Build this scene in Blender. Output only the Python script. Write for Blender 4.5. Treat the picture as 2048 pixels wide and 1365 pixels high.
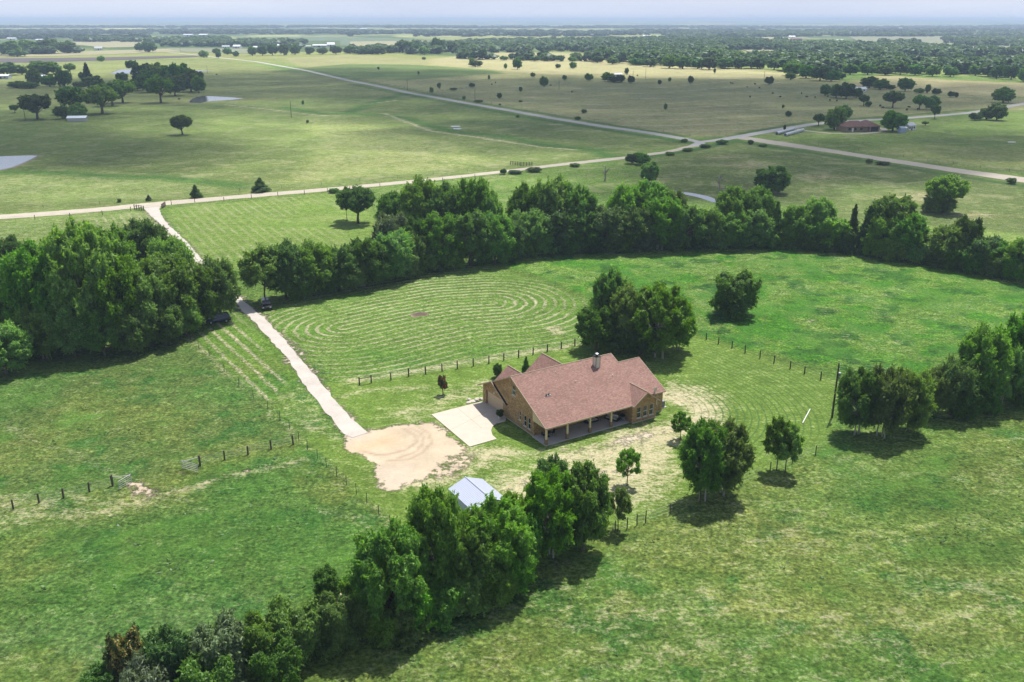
import bpy, math, random
import numpy as np
from mathutils import Vector, Matrix
from mathutils.geometry import tessellate_polygon
for o in list(bpy.data.objects): bpy.data.objects.remove(o)
S = bpy.context.scene; C = S.collection
R = math.radians
# ------------------------------------------------------------------ camera, sky, sun, exposure
F, H, V0 = 1790.0, 56.0, 40.0                    # focal length in photo pixels, camera height, horizon row
P = math.atan((682.5-V0)/F)
cam = bpy.data.objects.new('camera', bpy.data.cameras.new('camera')); C.objects.link(cam)
cam.location = (0, 0, H); cam.rotation_euler = (math.pi/2-P, 0, 0)
cam.data.sensor_width = 36; cam.data.lens = 36*F/2048
cam.data.clip_start = 1; cam.data.clip_end = 200000
S.camera = cam
SUNV = Vector((0.223, 0.422, 1.0)).normalized()
sun_el = math.asin(SUNV.z); sun_rot = math.atan2(SUNV.x, SUNV.y)
W = bpy.data.worlds.new('World'); S.world = W; W.use_nodes = True
wn = W.node_tree; bg = wn.nodes['Background']
sky = wn.nodes.new('ShaderNodeTexSky'); sky.sky_type = 'NISHITA'; sky.sun_disc = False
sky.sun_elevation = sun_el; sky.sun_rotation = sun_rot
sky.air_density = 1.0; sky.dust_density = 2.0; sky.ozone_density = 1.5
# thin high cloud veil: the Nishita sky mixed with a pale lilac white, thicker towards the horizon
tc = wn.nodes.new('ShaderNodeTexCoord'); sp = wn.nodes.new('ShaderNodeSeparateXYZ')
wn.links.new(tc.outputs['Generated'], sp.inputs[0])
mr = wn.nodes.new('ShaderNodeMapRange'); mr.inputs[1].default_value = 0.0; mr.inputs[2].default_value = 0.4
mr.inputs[3].default_value = 0.90; mr.inputs[4].default_value = 0.20
wn.links.new(sp.outputs['Z'], mr.inputs[0])
cn = wn.nodes.new('ShaderNodeTexNoise'); cn.inputs['Scale'].default_value = 3.0; cn.inputs['Detail'].default_value = 5
mp = wn.nodes.new('ShaderNodeMapping'); mp.inputs['Scale'].default_value = (1, 1, 9)
wn.links.new(tc.outputs['Generated'], mp.inputs[0]); wn.links.new(mp.outputs[0], cn.inputs['Vector'])
cr = wn.nodes.new('ShaderNodeValToRGB')
cr.color_ramp.elements[0].position = 0.3; cr.color_ramp.elements[0].color = (5.6, 6.2, 7.9, 1)
cr.color_ramp.elements[1].position = 0.75; cr.color_ramp.elements[1].color = (6.8, 7.3, 8.6, 1)
wn.links.new(cn.outputs['Fac'], cr.inputs[0])
mx = wn.nodes.new('ShaderNodeMix'); mx.data_type = 'RGBA'
wn.links.new(mr.outputs[0], mx.inputs['Factor']); wn.links.new(sky.outputs[0], mx.inputs['A']); wn.links.new(cr.outputs[0], mx.inputs['B'])
wn.links.new(mx.outputs['Result'], bg.inputs['Color']); bg.inputs['Strength'].default_value = 0.1
sl = bpy.data.lights.new('sun', 'SUN'); sl.energy = 5.0; sl.angle = R(0.53); sl.color = (1.0, 0.965, 0.9)
sun = bpy.data.objects.new('sun', sl); C.objects.link(sun); sun.location = (0, 0, 300)
sun.rotation_euler = SUNV.to_track_quat('Z', 'Y').to_euler()
S.view_settings.view_transform = 'Standard'; S.view_settings.look = 'None'
S.view_settings.exposure = 0.42; S.view_settings.gamma = 1.0
S.cycles.use_denoising = True; S.cycles.max_bounces = 5; S.cycles.diffuse_bounces = 2; S.cycles.glossy_bounces = 2
S.cycles.transmission_bounces = 2; S.cycles.transparent_max_bounces = 32; S.cycles.volume_bounces = 0
S.cycles.sample_clamp_indirect = 4
try: S.cycles.denoising_prefilter = 'ACCURATE'
except Exception: pass

# ------------------------------------------------------------------ helpers
def ray(u, v):
    x = (u-1024)/F; y = -(v-682.5)/F
    return (x, math.cos(P)+y*math.sin(P), -math.sin(P)+y*math.cos(P))
def G(u, v, z=0.0):
    d = ray(u, v); t = (z-H)/d[2]
    return (d[0]*t, d[1]*t)
def depth(X, Y, Z=0): return Y*math.cos(P)-(Z-H)*math.sin(P)
def PR(X, Y, Z=0.0):
    c = depth(X, Y, Z); u_ = Y*math.sin(P)+(Z-H)*math.cos(P)
    return (1024+F*X/c, 682.5-F*u_/c)
def height_at(u, vb, vt):
    X, Y = G(u, vb); lo, hi = 0.0, 80.0
    for _ in range(40):
        m = (lo+hi)/2
        if PR(X, Y, m)[1] > vt: lo = m
        else: hi = m
    return X, Y, lo
def tag(o, label=None, cat=None, group=None, kind=None):
    if label: o['label'] = label
    if cat: o['category'] = cat
    if group: o['group'] = group
    if kind: o['kind'] = kind
    return o
def link(o, parent=None):
    C.objects.link(o)
    if parent is not None: o.parent = parent
    return o
def empty(name, loc=(0, 0, 0), rz=0.0):
    o = bpy.data.objects.new(name, None); o.location = loc; o.rotation_euler = (0, 0, rz); o.empty_display_size = 0.5
    return link(o)
def mesh_np(name, V, Fa, mat=None, attrs=None, smooth=False):
    """V (n,3), Fa (m,k) of one polygon size; attrs {name: per-vertex floats (n,) or colours (n,4)}"""
    V = np.asarray(V, dtype=np.float32); Fa = np.asarray(Fa, dtype=np.int32)
    me = bpy.data.meshes.new(name); me.vertices.add(len(V)); me.vertices.foreach_set('co', V.ravel())
    k = Fa.shape[1]; me.loops.add(Fa.size); me.loops.foreach_set('vertex_index', Fa.ravel())
    me.polygons.add(len(Fa)); me.polygons.foreach_set('loop_start', np.arange(0, Fa.size, k, dtype=np.int32))
    me.polygons.foreach_set('loop_total', np.full(len(Fa), k, dtype=np.int32))
    if smooth: me.polygons.foreach_set('use_smooth', np.ones(len(Fa), dtype=bool))
    me.update(calc_edges=True)
    for an, av in (attrs or {}).items():
        av = np.asarray(av, dtype=np.float32)
        if av.ndim == 1:
            a = me.attributes.new(an, 'FLOAT', 'POINT'); a.data.foreach_set('value', av)
        else:
            a = me.attributes.new(an, 'FLOAT_COLOR', 'POINT'); a.data.foreach_set('color', av.ravel())
    if mat: me.materials.append(mat)
    return me
class MB:
    """collects shapes that become ONE mesh object"""
    def __init__(s): s.v = []; s.f = []
    def add(s, vs, fs):
        n = len(s.v); s.v += [tuple(v) for v in vs]; s.f += [tuple(i+n for i in f) for f in fs]; return s
    def box(s, x0, x1, y0, y1, z0, z1):
        return s.add([(x0,y0,z0),(x1,y0,z0),(x1,y1,z0),(x0,y1,z0),(x0,y0,z1),(x1,y0,z1),(x1,y1,z1),(x0,y1,z1)],
                     [(0,3,2,1),(4,5,6,7),(0,1,5,4),(1,2,6,5),(2,3,7,6),(3,0,4,7)])
    def bevbox(s, x0, x1, y0, y1, z0, z1, b=0.05):
        pts = []
        for z, e in ((z0, b), (z0+b, 0), (z1-b, 0), (z1, b)):
            X0, X1, Y0, Y1 = x0+e, x1-e, y0+e, y1-e
            pts += [(X0+b,Y0,z),(X1-b,Y0,z),(X1,Y0+b,z),(X1,Y1-b,z),(X1-b,Y1,z),(X0+b,Y1,z),(X0,Y1-b,z),(X0,Y0+b,z)]
        fs = [tuple(range(7, -1, -1)), tuple(range(24, 32))]
        for r in range(3):
            for k in range(8): fs.append((r*8+k, r*8+(k+1) % 8, (r+1)*8+(k+1) % 8, (r+1)*8+k))
        return s.add(pts, fs)
    def tube(s, pts, rads, n=6, cap=True):
        pts = [Vector(p) for p in pts]
        if not hasattr(rads, '__len__'): rads = [rads]*len(pts)
        ring = []
        for i, p in enumerate(pts):
            d = (pts[min(i+1, len(pts)-1)]-pts[max(i-1, 0)]).normalized()
            a = d.orthogonal().normalized() if i == 0 else (a-d*a.dot(d)).normalized()
            b = d.cross(a)
            ring += [p+(a*math.cos(2*math.pi*k/n)+b*math.sin(2*math.pi*k/n))*rads[i] for k in range(n)]
        fs = [(r*n+k, r*n+(k+1) % n, (r+1)*n+(k+1) % n, (r+1)*n+k) for r in range(len(pts)-1) for k in range(n)]
        if cap: fs += [tuple(range(n-1, -1, -1)), tuple(range((len(pts)-1)*n, len(pts)*n))]
        return s.add(ring, fs)
    def slab(s, poly, t):
        """poly: list of 3-D points (planar, seen from above counter-clockwise); extruded down by t"""
        n = len(poly); tri = tessellate_polygon([[Vector(p) for p in poly]])
        vs = list(poly)+[(p[0], p[1], p[2]-t) for p in poly]
        fs = []
        for a, b, c in tri:
            A, B, D = (Vector(poly[i]) for i in (a, b, c))
            if (B-A).cross(D-A).z < 0: a, b, c = a, c, b
            fs += [(a, b, c), (a+n, c+n, b+n)]
        fs += [(i, i+n, (i+1) % n+n, (i+1) % n) for i in range(n)]
        return s.add(vs, fs)
    def mesh(s, name, mat, smooth=False):
        me = bpy.data.meshes.new(name); me.from_pydata(s.v, [], s.f); me.materials.append(mat)
        if smooth:
            for p in me.polygons: p.use_smooth = True
        return me
    def build(s, name, mat, parent=None, smooth=False):
        return link(bpy.data.objects.new(name, s.mesh(name, mat, smooth)), parent)
def copy_thing(o, **kw):
    c = o.copy(); C.objects.link(c)
    for ch in o.children:
        d = ch.copy(); C.objects.link(d); d.parent = c
        for g in ch.children:
            e = g.copy(); C.objects.link(e); e.parent = d
    for k in ('label', 'category', 'group', 'kind'):
        if k in kw: c[k] = kw[k]
    return c
ORD = 'first second third fourth fifth sixth seventh eighth ninth tenth eleventh twelfth thirteenth fourteenth fifteenth sixteenth seventeenth eighteenth nineteenth twentieth'.split()
def ordn(i):
    if i < 20: return ORD[i]
    tens = {2: 'twenty', 3: 'thirty', 4: 'forty', 5: 'fifty', 6: 'sixty'}
    t, r = divmod(i+1, 10)
    return {3: 'thirtieth', 4: 'fortieth', 5: 'fiftieth', 6: 'sixtieth'}[t] if r == 0 else tens[t]+'-'+ORD[r-1]

# ------------------------------------------------------------------ materials
class NT:
    def __init__(s, name):
        s.m = bpy.data.materials.new(name); s.m.use_nodes = True; s.t = s.m.node_tree
        s.b = s.t.nodes['Principled BSDF']; s.out = s.t.nodes['Material Output']
    def n(s, typ, **kw):
        x = s.t.nodes.new('ShaderNode'+typ)
        for k, v in kw.items():
            if k in ('ins',):
                for a, b in v.items(): s.set(x.inputs[a], b)
            else: setattr(x, k, v)
        return x
    def set(s, inp, v):
        if isinstance(v, bpy.types.NodeSocket): s.t.links.new(v, inp)
        elif isinstance(v, (tuple, list)) and len(v) == 3 and inp.type == 'RGBA': inp.default_value = (*v, 1)
        else: inp.default_value = v
    def noise(s, scale, detail=4, rough=0.6, vec=None, dist=0.0):
        x = s.n('TexNoise'); x.inputs['Scale'].default_value = scale; x.inputs['Detail'].default_value = detail
        x.inputs['Roughness'].default_value = rough; x.inputs['Distortion'].default_value = dist
        if vec is not None: s.t.links.new(vec, x.inputs['Vector'])
        return x.outputs['Fac']
    def math(s, op, a, b=0.0, c=0.0, clamp=False):
        x = s.n('Math', operation=op); x.use_clamp = clamp
        s.set(x.inputs[0], a); s.set(x.inputs[1], b); s.set(x.inputs[2], c); return x.outputs[0]
    def rng(s, v, a, b, c=0.0, d=1.0, smooth=False):
        x = s.n('MapRange'); x.interpolation_type = 'SMOOTHSTEP' if smooth else 'LINEAR'
        for i, w in enumerate((v, a, b, c, d)): s.set(x.inputs[i], w)
        return x.outputs[0]
    def mix(s, f, a, b, mode='MIX'):
        x = s.n('Mix'); x.data_type = 'RGBA'; x.blend_type = mode
        s.set(x.inputs['Factor'], f); s.set(x.inputs['A'], a); s.set(x.inputs['B'], b); return x.outputs['Result']
    def attr(s, name, out='Fac'):
        x = s.n('Attribute', attribute_name=name); return x.outputs[out]
    def scl(s, c, f):
        x = s.n('VectorMath', operation='SCALE'); s.set(x.inputs[0], c); s.set(x.inputs['Scale'], f); return x.outputs[0]
    def pos(s): return s.n('NewGeometry').outputs['Position']
    def obj(s): return s.n('TexCoord').outputs['Object']
    def fin(s, col, rough=0.9, bump=None, dist=0.1, strength=1.0, spec=0.2, metal=0.0):
        s.set(s.b.inputs['Base Color'], col); s.set(s.b.inputs['Roughness'], rough)
        s.set(s.b.inputs['Specular IOR Level'], spec); s.set(s.b.inputs['Metallic'], metal)
        if bump is not None:
            x = s.n('Bump'); s.set(x.inputs['Height'], bump); x.inputs['Distance'].default_value = dist; x.inputs['Strength'].default_value = strength
            s.t.links.new(x.outputs[0], s.b.inputs['Normal'])
        return s.m
def simple(name, col, rough=0.7, var=0.25, scale=3.0, spec=0.3, metal=0.0, bump=0.0):
    t = NT(name); n = t.noise(scale, 5, 0.65, t.obj())
    c = t.scl(col, t.rng(n, 0.25, 0.75, 1-var, 1+var))
    return t.fin(c, rough, n if bump else None, bump or 0.1, 1.0, spec, metal)
def leaf_mat(name, dark, light, trans=0.3, hue=0.0, alt=None):
    t = NT(name); oi = t.n('ObjectInfo')
    tint = t.attr('tint')
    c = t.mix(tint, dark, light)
    if alt is not None: c = t.mix(t.rng(tint, 0.78, 0.86), c, alt)
    hs = t.n('HueSaturation'); t.set(hs.inputs['Color'], c)
    t.set(hs.inputs['Hue'], t.rng(oi.outputs['Random'], 0, 1, 0.478, 0.514))
    t.set(hs.inputs['Value'], t.rng(t.math('FRACT', t.math('MULTIPLY', oi.outputs['Random'], 7.31)), 0, 1, 0.68, 1.42))
    t.set(hs.inputs['Saturation'], t.rng(t.math('FRACT', t.math('MULTIPLY', oi.outputs['Random'], 3.17)), 0, 1, 0.85, 1.08))
    col = hs.outputs[0]
    t.set(t.b.inputs['Base Color'], col); t.b.inputs['Roughness'].default_value = 0.5; t.b.inputs['Specular IOR Level'].default_value = 0.35
    tr = t.n('BsdfTranslucent'); t.set(tr.inputs[0], t.mix(1.0, col, (1.25, 1.3, 0.5), 'MULTIPLY'))
    ms = t.n('MixShader'); ms.inputs[0].default_value = trans
    t.t.links.new(t.b.outputs[0], ms.inputs[1]); t.t.links.new(tr.outputs[0], ms.inputs[2]); t.t.links.new(ms.outputs[0], t.out.inputs[0])
    return t.m
M = {}
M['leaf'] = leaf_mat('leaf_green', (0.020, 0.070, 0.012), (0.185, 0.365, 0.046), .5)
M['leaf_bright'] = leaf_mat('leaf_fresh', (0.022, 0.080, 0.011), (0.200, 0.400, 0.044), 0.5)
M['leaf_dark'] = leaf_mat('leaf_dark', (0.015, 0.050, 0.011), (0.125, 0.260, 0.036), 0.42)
M['leaf_grey'] = leaf_mat('leaf_grey', (0.045, 0.080, 0.035), (0.15, 0.21, 0.095), 0.3)
M['leaf_yellow'] = leaf_mat('leaf_yellow', (0.030, 0.065, 0.015), (0.120, 0.170, 0.035), 0.3, alt=(0.50, 0.33, 0.06))
M['leaf_red'] = leaf_mat('leaf_red', (0.020, 0.060, 0.020), (0.070, 0.120, 0.040), 0.3, alt=(0.42, 0.09, 0.06))
M['leaf_cedar'] = leaf_mat('leaf_cedar', (0.015, 0.042, 0.014), (0.050, 0.105, 0.028), 0.2)
M['leaf_wood'] = leaf_mat('leaf_wood', (0.035, 0.080, 0.045), (0.140, 0.215, 0.105), 0.4)
M['bark'] = simple('bark', (0.13, 0.10, 0.075), 0.95, 0.4, 6, bump=0.05)
M['bark_pale'] = simple('bark_pale', (0.36, 0.33, 0.29), 0.95, 0.3, 6, bump=0.03)
M['bark_dead'] = simple('bark_dead', (0.30, 0.26, 0.23), 0.95, 0.3, 6)

# ground
def ground_material():
    t = NT('pasture'); p = t.pos()
    base = t.attr('base', 'Color'); straw = t.attr('straw'); mow = t.attr('mow'); amt = t.attr('mow_amt'); lush = t.attr('lush'); soil = t.attr('soil')
    fine = t.noise(2.6, 8, 0.72, p); mid = t.noise(0.42, 7, 0.66, p, 0.6); big = t.noise(0.07, 5, 0.6, p, 0.8); huge = t.noise(0.012, 4, 0.55, p, 0.5)
    mpn = t.n('Mapping'); mpn.inputs['Scale'].default_value = (0.42, 0.80, 1); mpn.inputs['Rotation'].default_value = (0, 0, R(-24)); t.set(mpn.inputs[0], p)
    wisps = t.noise(1.0, 7, 0.68, mpn.outputs[0], 1.2)
    c = t.scl(base, t.rng(fine, 0.28, 0.72, 0.5, 1.55))
    c = t.scl(c, t.rng(mid, 0.25, 0.75, 0.72, 1.3))
    c = t.scl(c, t.rng(huge, 0.3, 0.7, 0.86, 1.14)); c = t.scl(c, t.rng(wisps, 0.3, 0.7, 0.82, 1.2))
    mp2 = t.n('Mapping'); mp2.inputs['Scale'].default_value = (0.03, 0.075, 1); t.set(mp2.inputs[0], p); mott = t.noise(1.0, 7, 0.7, mp2.outputs[0], 0.8)
    c = t.mix(t.rng(mott, 0.52, 0.68, 0, 0.45), c, t.scl(c, 1.35)); c = t.mix(t.rng(mott, 0.48, 0.34, 0, 0.4), c, t.scl(c, 0.68))
    tuss = t.noise(0.75, 9, 0.74, p, 0.9); wl = t.rng(lush, 0.1, 0.6, 0.3, 1)
    c = t.mix(t.math('MULTIPLY', t.rng(tuss, 0.50, 0.60, 0, 0.62, True), wl), c, t.mix(1.0, c, (0.42, 0.58, 0.45), 'MULTIPLY'))
    c = t.mix(t.math('MULTIPLY', t.rng(tuss, 0.48, 0.38, 0, 0.60, True), wl), c, t.mix(1.0, c, (1.75, 1.5, 1.5), 'MULTIPLY'))
    g2 = t.noise(2.1, 2.5, 0.6, p, 0.4); c = t.scl(c, t.rng(g2, 0.36, 0.64, t.rng(lush, 0.1, 0.6, 0.85, 0.60), t.rng(lush, 0.1, 0.6, 1.15, 1.42)))
    # fresher clumps
    fresh = t.math('MULTIPLY', t.rng(big, 0.50, 0.66, 0, 1, True), t.rng(mid, 0.42, 0.62, 0.25, 1))
    c = t.mix(t.math('MULTIPLY', fresh, lush), c, t.scl((0.085, 0.190, 0.028), t.rng(fine, 0.3, 0.7, 0.55, 1.5)))
    vp = t.math('MULTIPLY', t.rng(t.noise(0.17, 7, 0.68, p, 0.7), 0.50, 0.62, 0, 1, True), t.rng(lush, 0.75, 1.2, 0, 0.85))
    c = t.mix(vp, c, t.scl((0.052, 0.150, 0.020), t.rng(fine, 0.3, 0.7, 0.5, 1.6)))
    # dark low weeds
    weed = t.rng(t.noise(0.55, 8, 0.7, p, 0.3), 0.60, 0.68, 0, 0.75, True)
    c = t.mix(t.math('MULTIPLY', weed, lush), c, t.scl((0.045, 0.115, 0.026), t.rng(fine, 0.3, 0.7, 0.6, 1.4)))
    # dry straw
    sn = t.math('ADD', t.math('ADD', t.math('MULTIPLY', wisps, 0.55), t.math('MULTIPLY', mid, 0.25)), t.math('MULTIPLY', fine, 0.40))
    sf = t.rng(t.math('ADD', sn, t.math('MULTIPLY', straw, 0.42)), 0.72, 0.92, 0, 1, True)
    strawc = t.mix(big, (0.40, 0.355, 0.20), (0.50, 0.44, 0.30)); strawc = t.scl(strawc, t.rng(fine, 0.25, 0.75, 0.75, 1.25))
    c = t.mix(t.math('MULTIPLY', sf, t.rng(straw, 0.0, 0.5, 0.25, 0.95)), c, strawc)
    sy = t.n('SeparateXYZ'); t.set(sy.inputs[0], p); gate_ = t.math('MULTIPLY', t.rng(sy.outputs[1], 200, 330, 0, 1), t.rng(straw, 0.0, 0.2, 0, 1))
    fs_ = t.noise(0.085, 10, 0.78, p, 0.4); fd_ = t.noise(0.05, 9, 0.72, p, 0.9)
    c = t.mix(t.math('MULTIPLY', t.rng(fs_, 0.50, 0.60, 0, 0.42, True), gate_), c, (0.33, 0.32, 0.17))
    c = t.mix(t.math('MULTIPLY', t.rng(fd_, 0.52, 0.62, 0, 0.45, True), gate_), c, t.mix(1.0, c, (0.45, 0.60, 0.48), 'MULTIPLY'))
    # cut rows
    ph = t.math('ADD', mow, t.math('MULTIPLY', t.math('SUBTRACT', mid, 0.5), 0.75))
    w = t.math('PINGPONG', ph, 0.5); row = t.rng(w, 0.24, 0.46, 0, 1, True)
    brk = t.rng(t.math('ADD', t.math('MULTIPLY', t.noise(1.3, 6, 0.7, p), 0.7), t.math('MULTIPLY', big, 0.35)), 0.44, 0.60, 0.05, 1, True)
    rf = t.math('MULTIPLY', t.math('MULTIPLY', row, brk), amt)
    c = t.mix(t.math('MULTIPLY', rf, 0.92, clamp=True), c, t.scl((0.47, 0.43, 0.27), t.rng(fine, 0.25, 0.75, 0.72, 1.25)))
    # fine mower lines of the yard
    am2 = t.attr('mower'); w2 = t.math('PINGPONG', t.math('ADD', mow, t.math('MULTIPLY', mid, 0.4)), 0.5)
    c = t.mix(t.math('MULTIPLY', t.rng(w2, 0.30, 0.5, 0, 0.75, True), am2), c, (0.045, 0.10, 0.028))
    # bare soil
    sc = t.attr('soilcol', 'Color')
    sc = t.scl(sc, t.math('MULTIPLY', t.rng(fine, 0.2, 0.8, 0.86, 1.12), t.rng(mid, 0.2, 0.8, 0.86, 1.12)))
    se = t.rng(t.math('ADD', soil, t.math('MULTIPLY', t.math('SUBTRACT', t.noise(0.9, 8, 0.72, p), 0.5), 1.5)), 0.40, 0.60, 0, 1, True)
    c = t.mix(se, c, sc)
    hgt = t.math('ADD', t.math('MULTIPLY', tuss, 1.3), t.math('MULTIPLY', fine, 0.5))
    hgt = t.math('MULTIPLY', hgt, t.rng(se, 0, 1, 1, 0.12)); hgt = t.math('MULTIPLY', hgt, t.rng(lush, 0, 1, 0.45, 1.0))
    hgt = t.math('ADD', hgt, t.math('MULTIPLY', rf, 0.35))
    return t.fin(c, 0.95, hgt, 0.42, 1.0, 0.1)
M['ground'] = ground_material()

# ------------------------------------------------------------------ ground sheet with painted cover (soil, cut rows, dry grass)
def axis(segs):
    out = []
    for a, b, st in segs: out += list(np.arange(a, b, st))
    out.append(segs[-1][1]); return np.array(sorted(set(round(float(q), 3) for q in out)))
def geo(a, b, st, g):
    o = []; x = a
    while x < b: o.append(x); x += st; st *= g
    return o+[b]
ys = np.array(sorted(set([-400, -100, 0, 30, 50]+list(np.arange(60, 150, 0.42))+list(np.arange(150, 260, 0.6))+list(np.arange(260, 420, 1.2))+geo(420, 62000, 2.5, 1.025))))
xr = list(np.arange(0, 75, 0.42))+list(np.arange(75, 130, 0.8))+list(np.arange(130, 260, 2.0))+geo(260, 40000, 4, 1.035)
xs = np.array(sorted(set([-q for q in xr]+xr)))
XX, YY = np.meshgrid(xs, ys); GX = XX.ravel().astype(np.float64); GY = YY.ravel().astype(np.float64)
def vnoise(x, y, sc, seed=0):
    x = x*sc; y = y*sc; xi = np.floor(x).astype(np.int64); yi = np.floor(y).astype(np.int64); fx = x-xi; fy = y-yi
    fx = fx*fx*(3-2*fx); fy = fy*fy*(3-2*fy)
    def h(a, b):
        n = (a*374761393+b*668265263+seed*974711) & 0x7fffffff; n = ((n ^ (n >> 13))*1274126177) & 0x7fffffff
        return ((n ^ (n >> 16)) & 0xffff)/65535.0
    return (h(xi, yi)*(1-fx)+h(xi+1, yi)*fx)*(1-fy)+(h(xi, yi+1)*(1-fx)+h(xi+1, yi+1)*fx)*fy
def fbm(x, y, sc, seed=0, o=4):
    s = 0; a = 0.5; t = 0
    for k in range(o): s = s+a*vnoise(x, y, sc*2**k, seed+k*17); t += a; a *= 0.5
    return s/t
near = (GY > 55) & (GY < 1500) & (np.abs(GX) < 900)
WX = GX+(fbm(GX, GY, 0.22, 5, 3)-0.5)*2.6; WY = GY+(fbm(GX, GY, 0.22, 9, 3)-0.5)*2.6      # warped positions: ragged edges
def seg_dist(x, y, a, b):
    dx, dy = b[0]-a[0], b[1]-a[1]; L = dx*dx+dy*dy+1e-9
    t = np.clip(((x-a[0])*dx+(y-a[1])*dy)/L, 0, 1)
    return np.hypot(x-a[0]-t*dx, y-a[1]-t*dy)
def sd_poly(x, y, pts):
    """signed distance, negative inside"""
    d = np.full(x.shape, 1e9); ins = np.zeros(x.shape, bool); n = len(pts)
    for i in range(n):
        a, b = pts[i], pts[(i+1) % n]
        d = np.minimum(d, seg_dist(x, y, a, b))
        c = ((a[1] > y) != (b[1] > y)) & (x < (b[0]-a[0])*(y-a[1])/((b[1]-a[1]) if b[1] != a[1] else 1e-9)+a[0])
        ins ^= c
    return np.where(ins, -d, d)
def d_line(x, y, pts):
    d = np.full(x.shape, 1e9)
    for a, b in zip(pts[:-1], pts[1:]): d = np.minimum(d, seg_dist(x, y, a, b))
    return d
def W_(pts): return [G(*q) for q in pts]
def mask(px, feather=2.0, warp=True, world=False):
    pts = px if world else W_(px); m = np.zeros(GX.shape)
    a = np.array(pts); e = feather+6
    sel = (GX > a[:, 0].min()-e) & (GX < a[:, 0].max()+e) & (GY > a[:, 1].min()-e) & (GY < a[:, 1].max()+e)
    x, y = (WX[sel], WY[sel]) if warp else (GX[sel], GY[sel])
    s = np.clip(0.5-sd_poly(x, y, pts)/feather, 0, 1); m[sel] = s*s*(3-2*s); return m
def stroke(px, width, feather=1.0, warp=True):
    pts = W_(px); m = np.zeros(GX.shape); a = np.array(pts); e = width+feather+6
    sel = (GX > a[:, 0].min()-e) & (GX < a[:, 0].max()+e) & (GY > a[:, 1].min()-e) & (GY < a[:, 1].max()+e)
    x, y = (WX[sel], WY[sel]) if warp else (GX[sel], GY[sel])
    m[sel] = np.clip(0.5-(d_line(x, y, pts)-width/2)/feather, 0, 1); return m
N = len(GX)
base = np.empty((N, 3)); base[:] = (0.092, 0.152, 0.050)
straw = np.full(N, 0.18); lush = np.full(N, 0.65); soil = np.zeros(N); mow = np.zeros(N); mowa = np.zeros(N); mower = np.zeros(N)
soilc = np.empty((N, 3)); soilc[:] = np.array((0.445, 0.365, 0.262))[None, :]*(0.82+0.36*fbm(GX, GY, 0.25, 51, 4))[:, None]
def paint(arr, m, v):
    if arr.ndim == 2: arr += (np.array(v)-arr)*m[:, None]
    else: arr += (v-arr)*m
# large-scale variation of the pasture
lv = fbm(GX, GY, 0.018, 31, 4); l2 = fbm(GX, GY, 0.006, 44, 4)
base *= (0.86+0.3*lv)[:, None]; base[:, 0] *= 0.9+0.25*fbm(GX, GY, 0.03, 77, 3)
straw += (lv-0.5)*0.35
def zone(px, col, st=None, lu=None, feather=3.0, k=1.0):
    m = mask(px, feather)*k
    paint(base, m, col) if not callable(col) else None
    if st is not None: paint(straw, m, st)
    if lu is not None: paint(lush, m, lu)
    return m
# far country: wooded dark ground with pastures between
far = np.clip((GY-1150)/250, 0, 1); fn = fbm(GX, GY*0.6, 0.0022, 3, 4)
forest = np.clip((fn-0.47)/0.05, 0, 1)
fc = np.array((0.045, 0.075, 0.035))[None, :]*forest[:, None]+np.array((0.155, 0.165, 0.085))[None, :]*(1-forest[:, None])
base += (fc-base)*far[:, None]; lush *= (1-far)
paint(base, mask([(1060, 95), (1200, 88), (1348, 82), (1500, 85), (1680, 92), (1930, 98), (2120, 105), (2120, 162), (1850, 149), (1548, 138), (1290, 131), (1100, 112)], 30)*.75, (0.17, 0.19, 0.10))
# pasture beyond the gravel road, left
zone([(-300, 440), (260, 415), (900, 358), (1390, 290), (1180, 250), (880, 198), (430, 118), (-200, 122), (-500, 250)], (0.105, 0.138, 0.062), 0.24, 0.25, 6)
zone([(-300, 215), (300, 212), (480, 205), (700, 190), (900, 200), (700, 160), (430, 120), (-300, 122)], (0.130, 0.148, 0.078), 0.3, 0.1, 12)
zone([(30, 408), (260, 398), (480, 372), (300, 352), (60, 352), (-200, 380)], (0.125, 0.165, 0.078), 0.30, 0.3, 8)
zone([(560, 372), (760, 352), (1000, 330), (900, 290), (700, 240), (600, 235), (640, 300)], (0.135, 0.170, 0.070), 0.38, 0.3, 14)
# greener draws that wind through it
for pts, w in (([(570, 215), (640, 228), (700, 228), (790, 232), (850, 250), (920, 266), (1000, 272), (1100, 292), (1190, 300), (1215, 312)], 9),
               ([(690, 228), (730, 212), (780, 195), (830, 186)], 8), ([(20, 345), (120, 345), (200, 352), (330, 356), (480, 372)], 8)):
    m = stroke(pts, w, 8); paint(base, m, (0.050, 0.108, 0.036)); paint(straw, m, 0.0); paint(lush, m, 0.8)
for pts in ([(770, 228), (860, 262), (960, 276), (1080, 294), (1150, 300)], [(450, 210), (560, 222), (640, 232), (700, 233)], [(740, 208), (800, 200), (860, 200)]):
    m = stroke(pts, 3.0, 4); paint(straw, m, 0.75)
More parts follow.
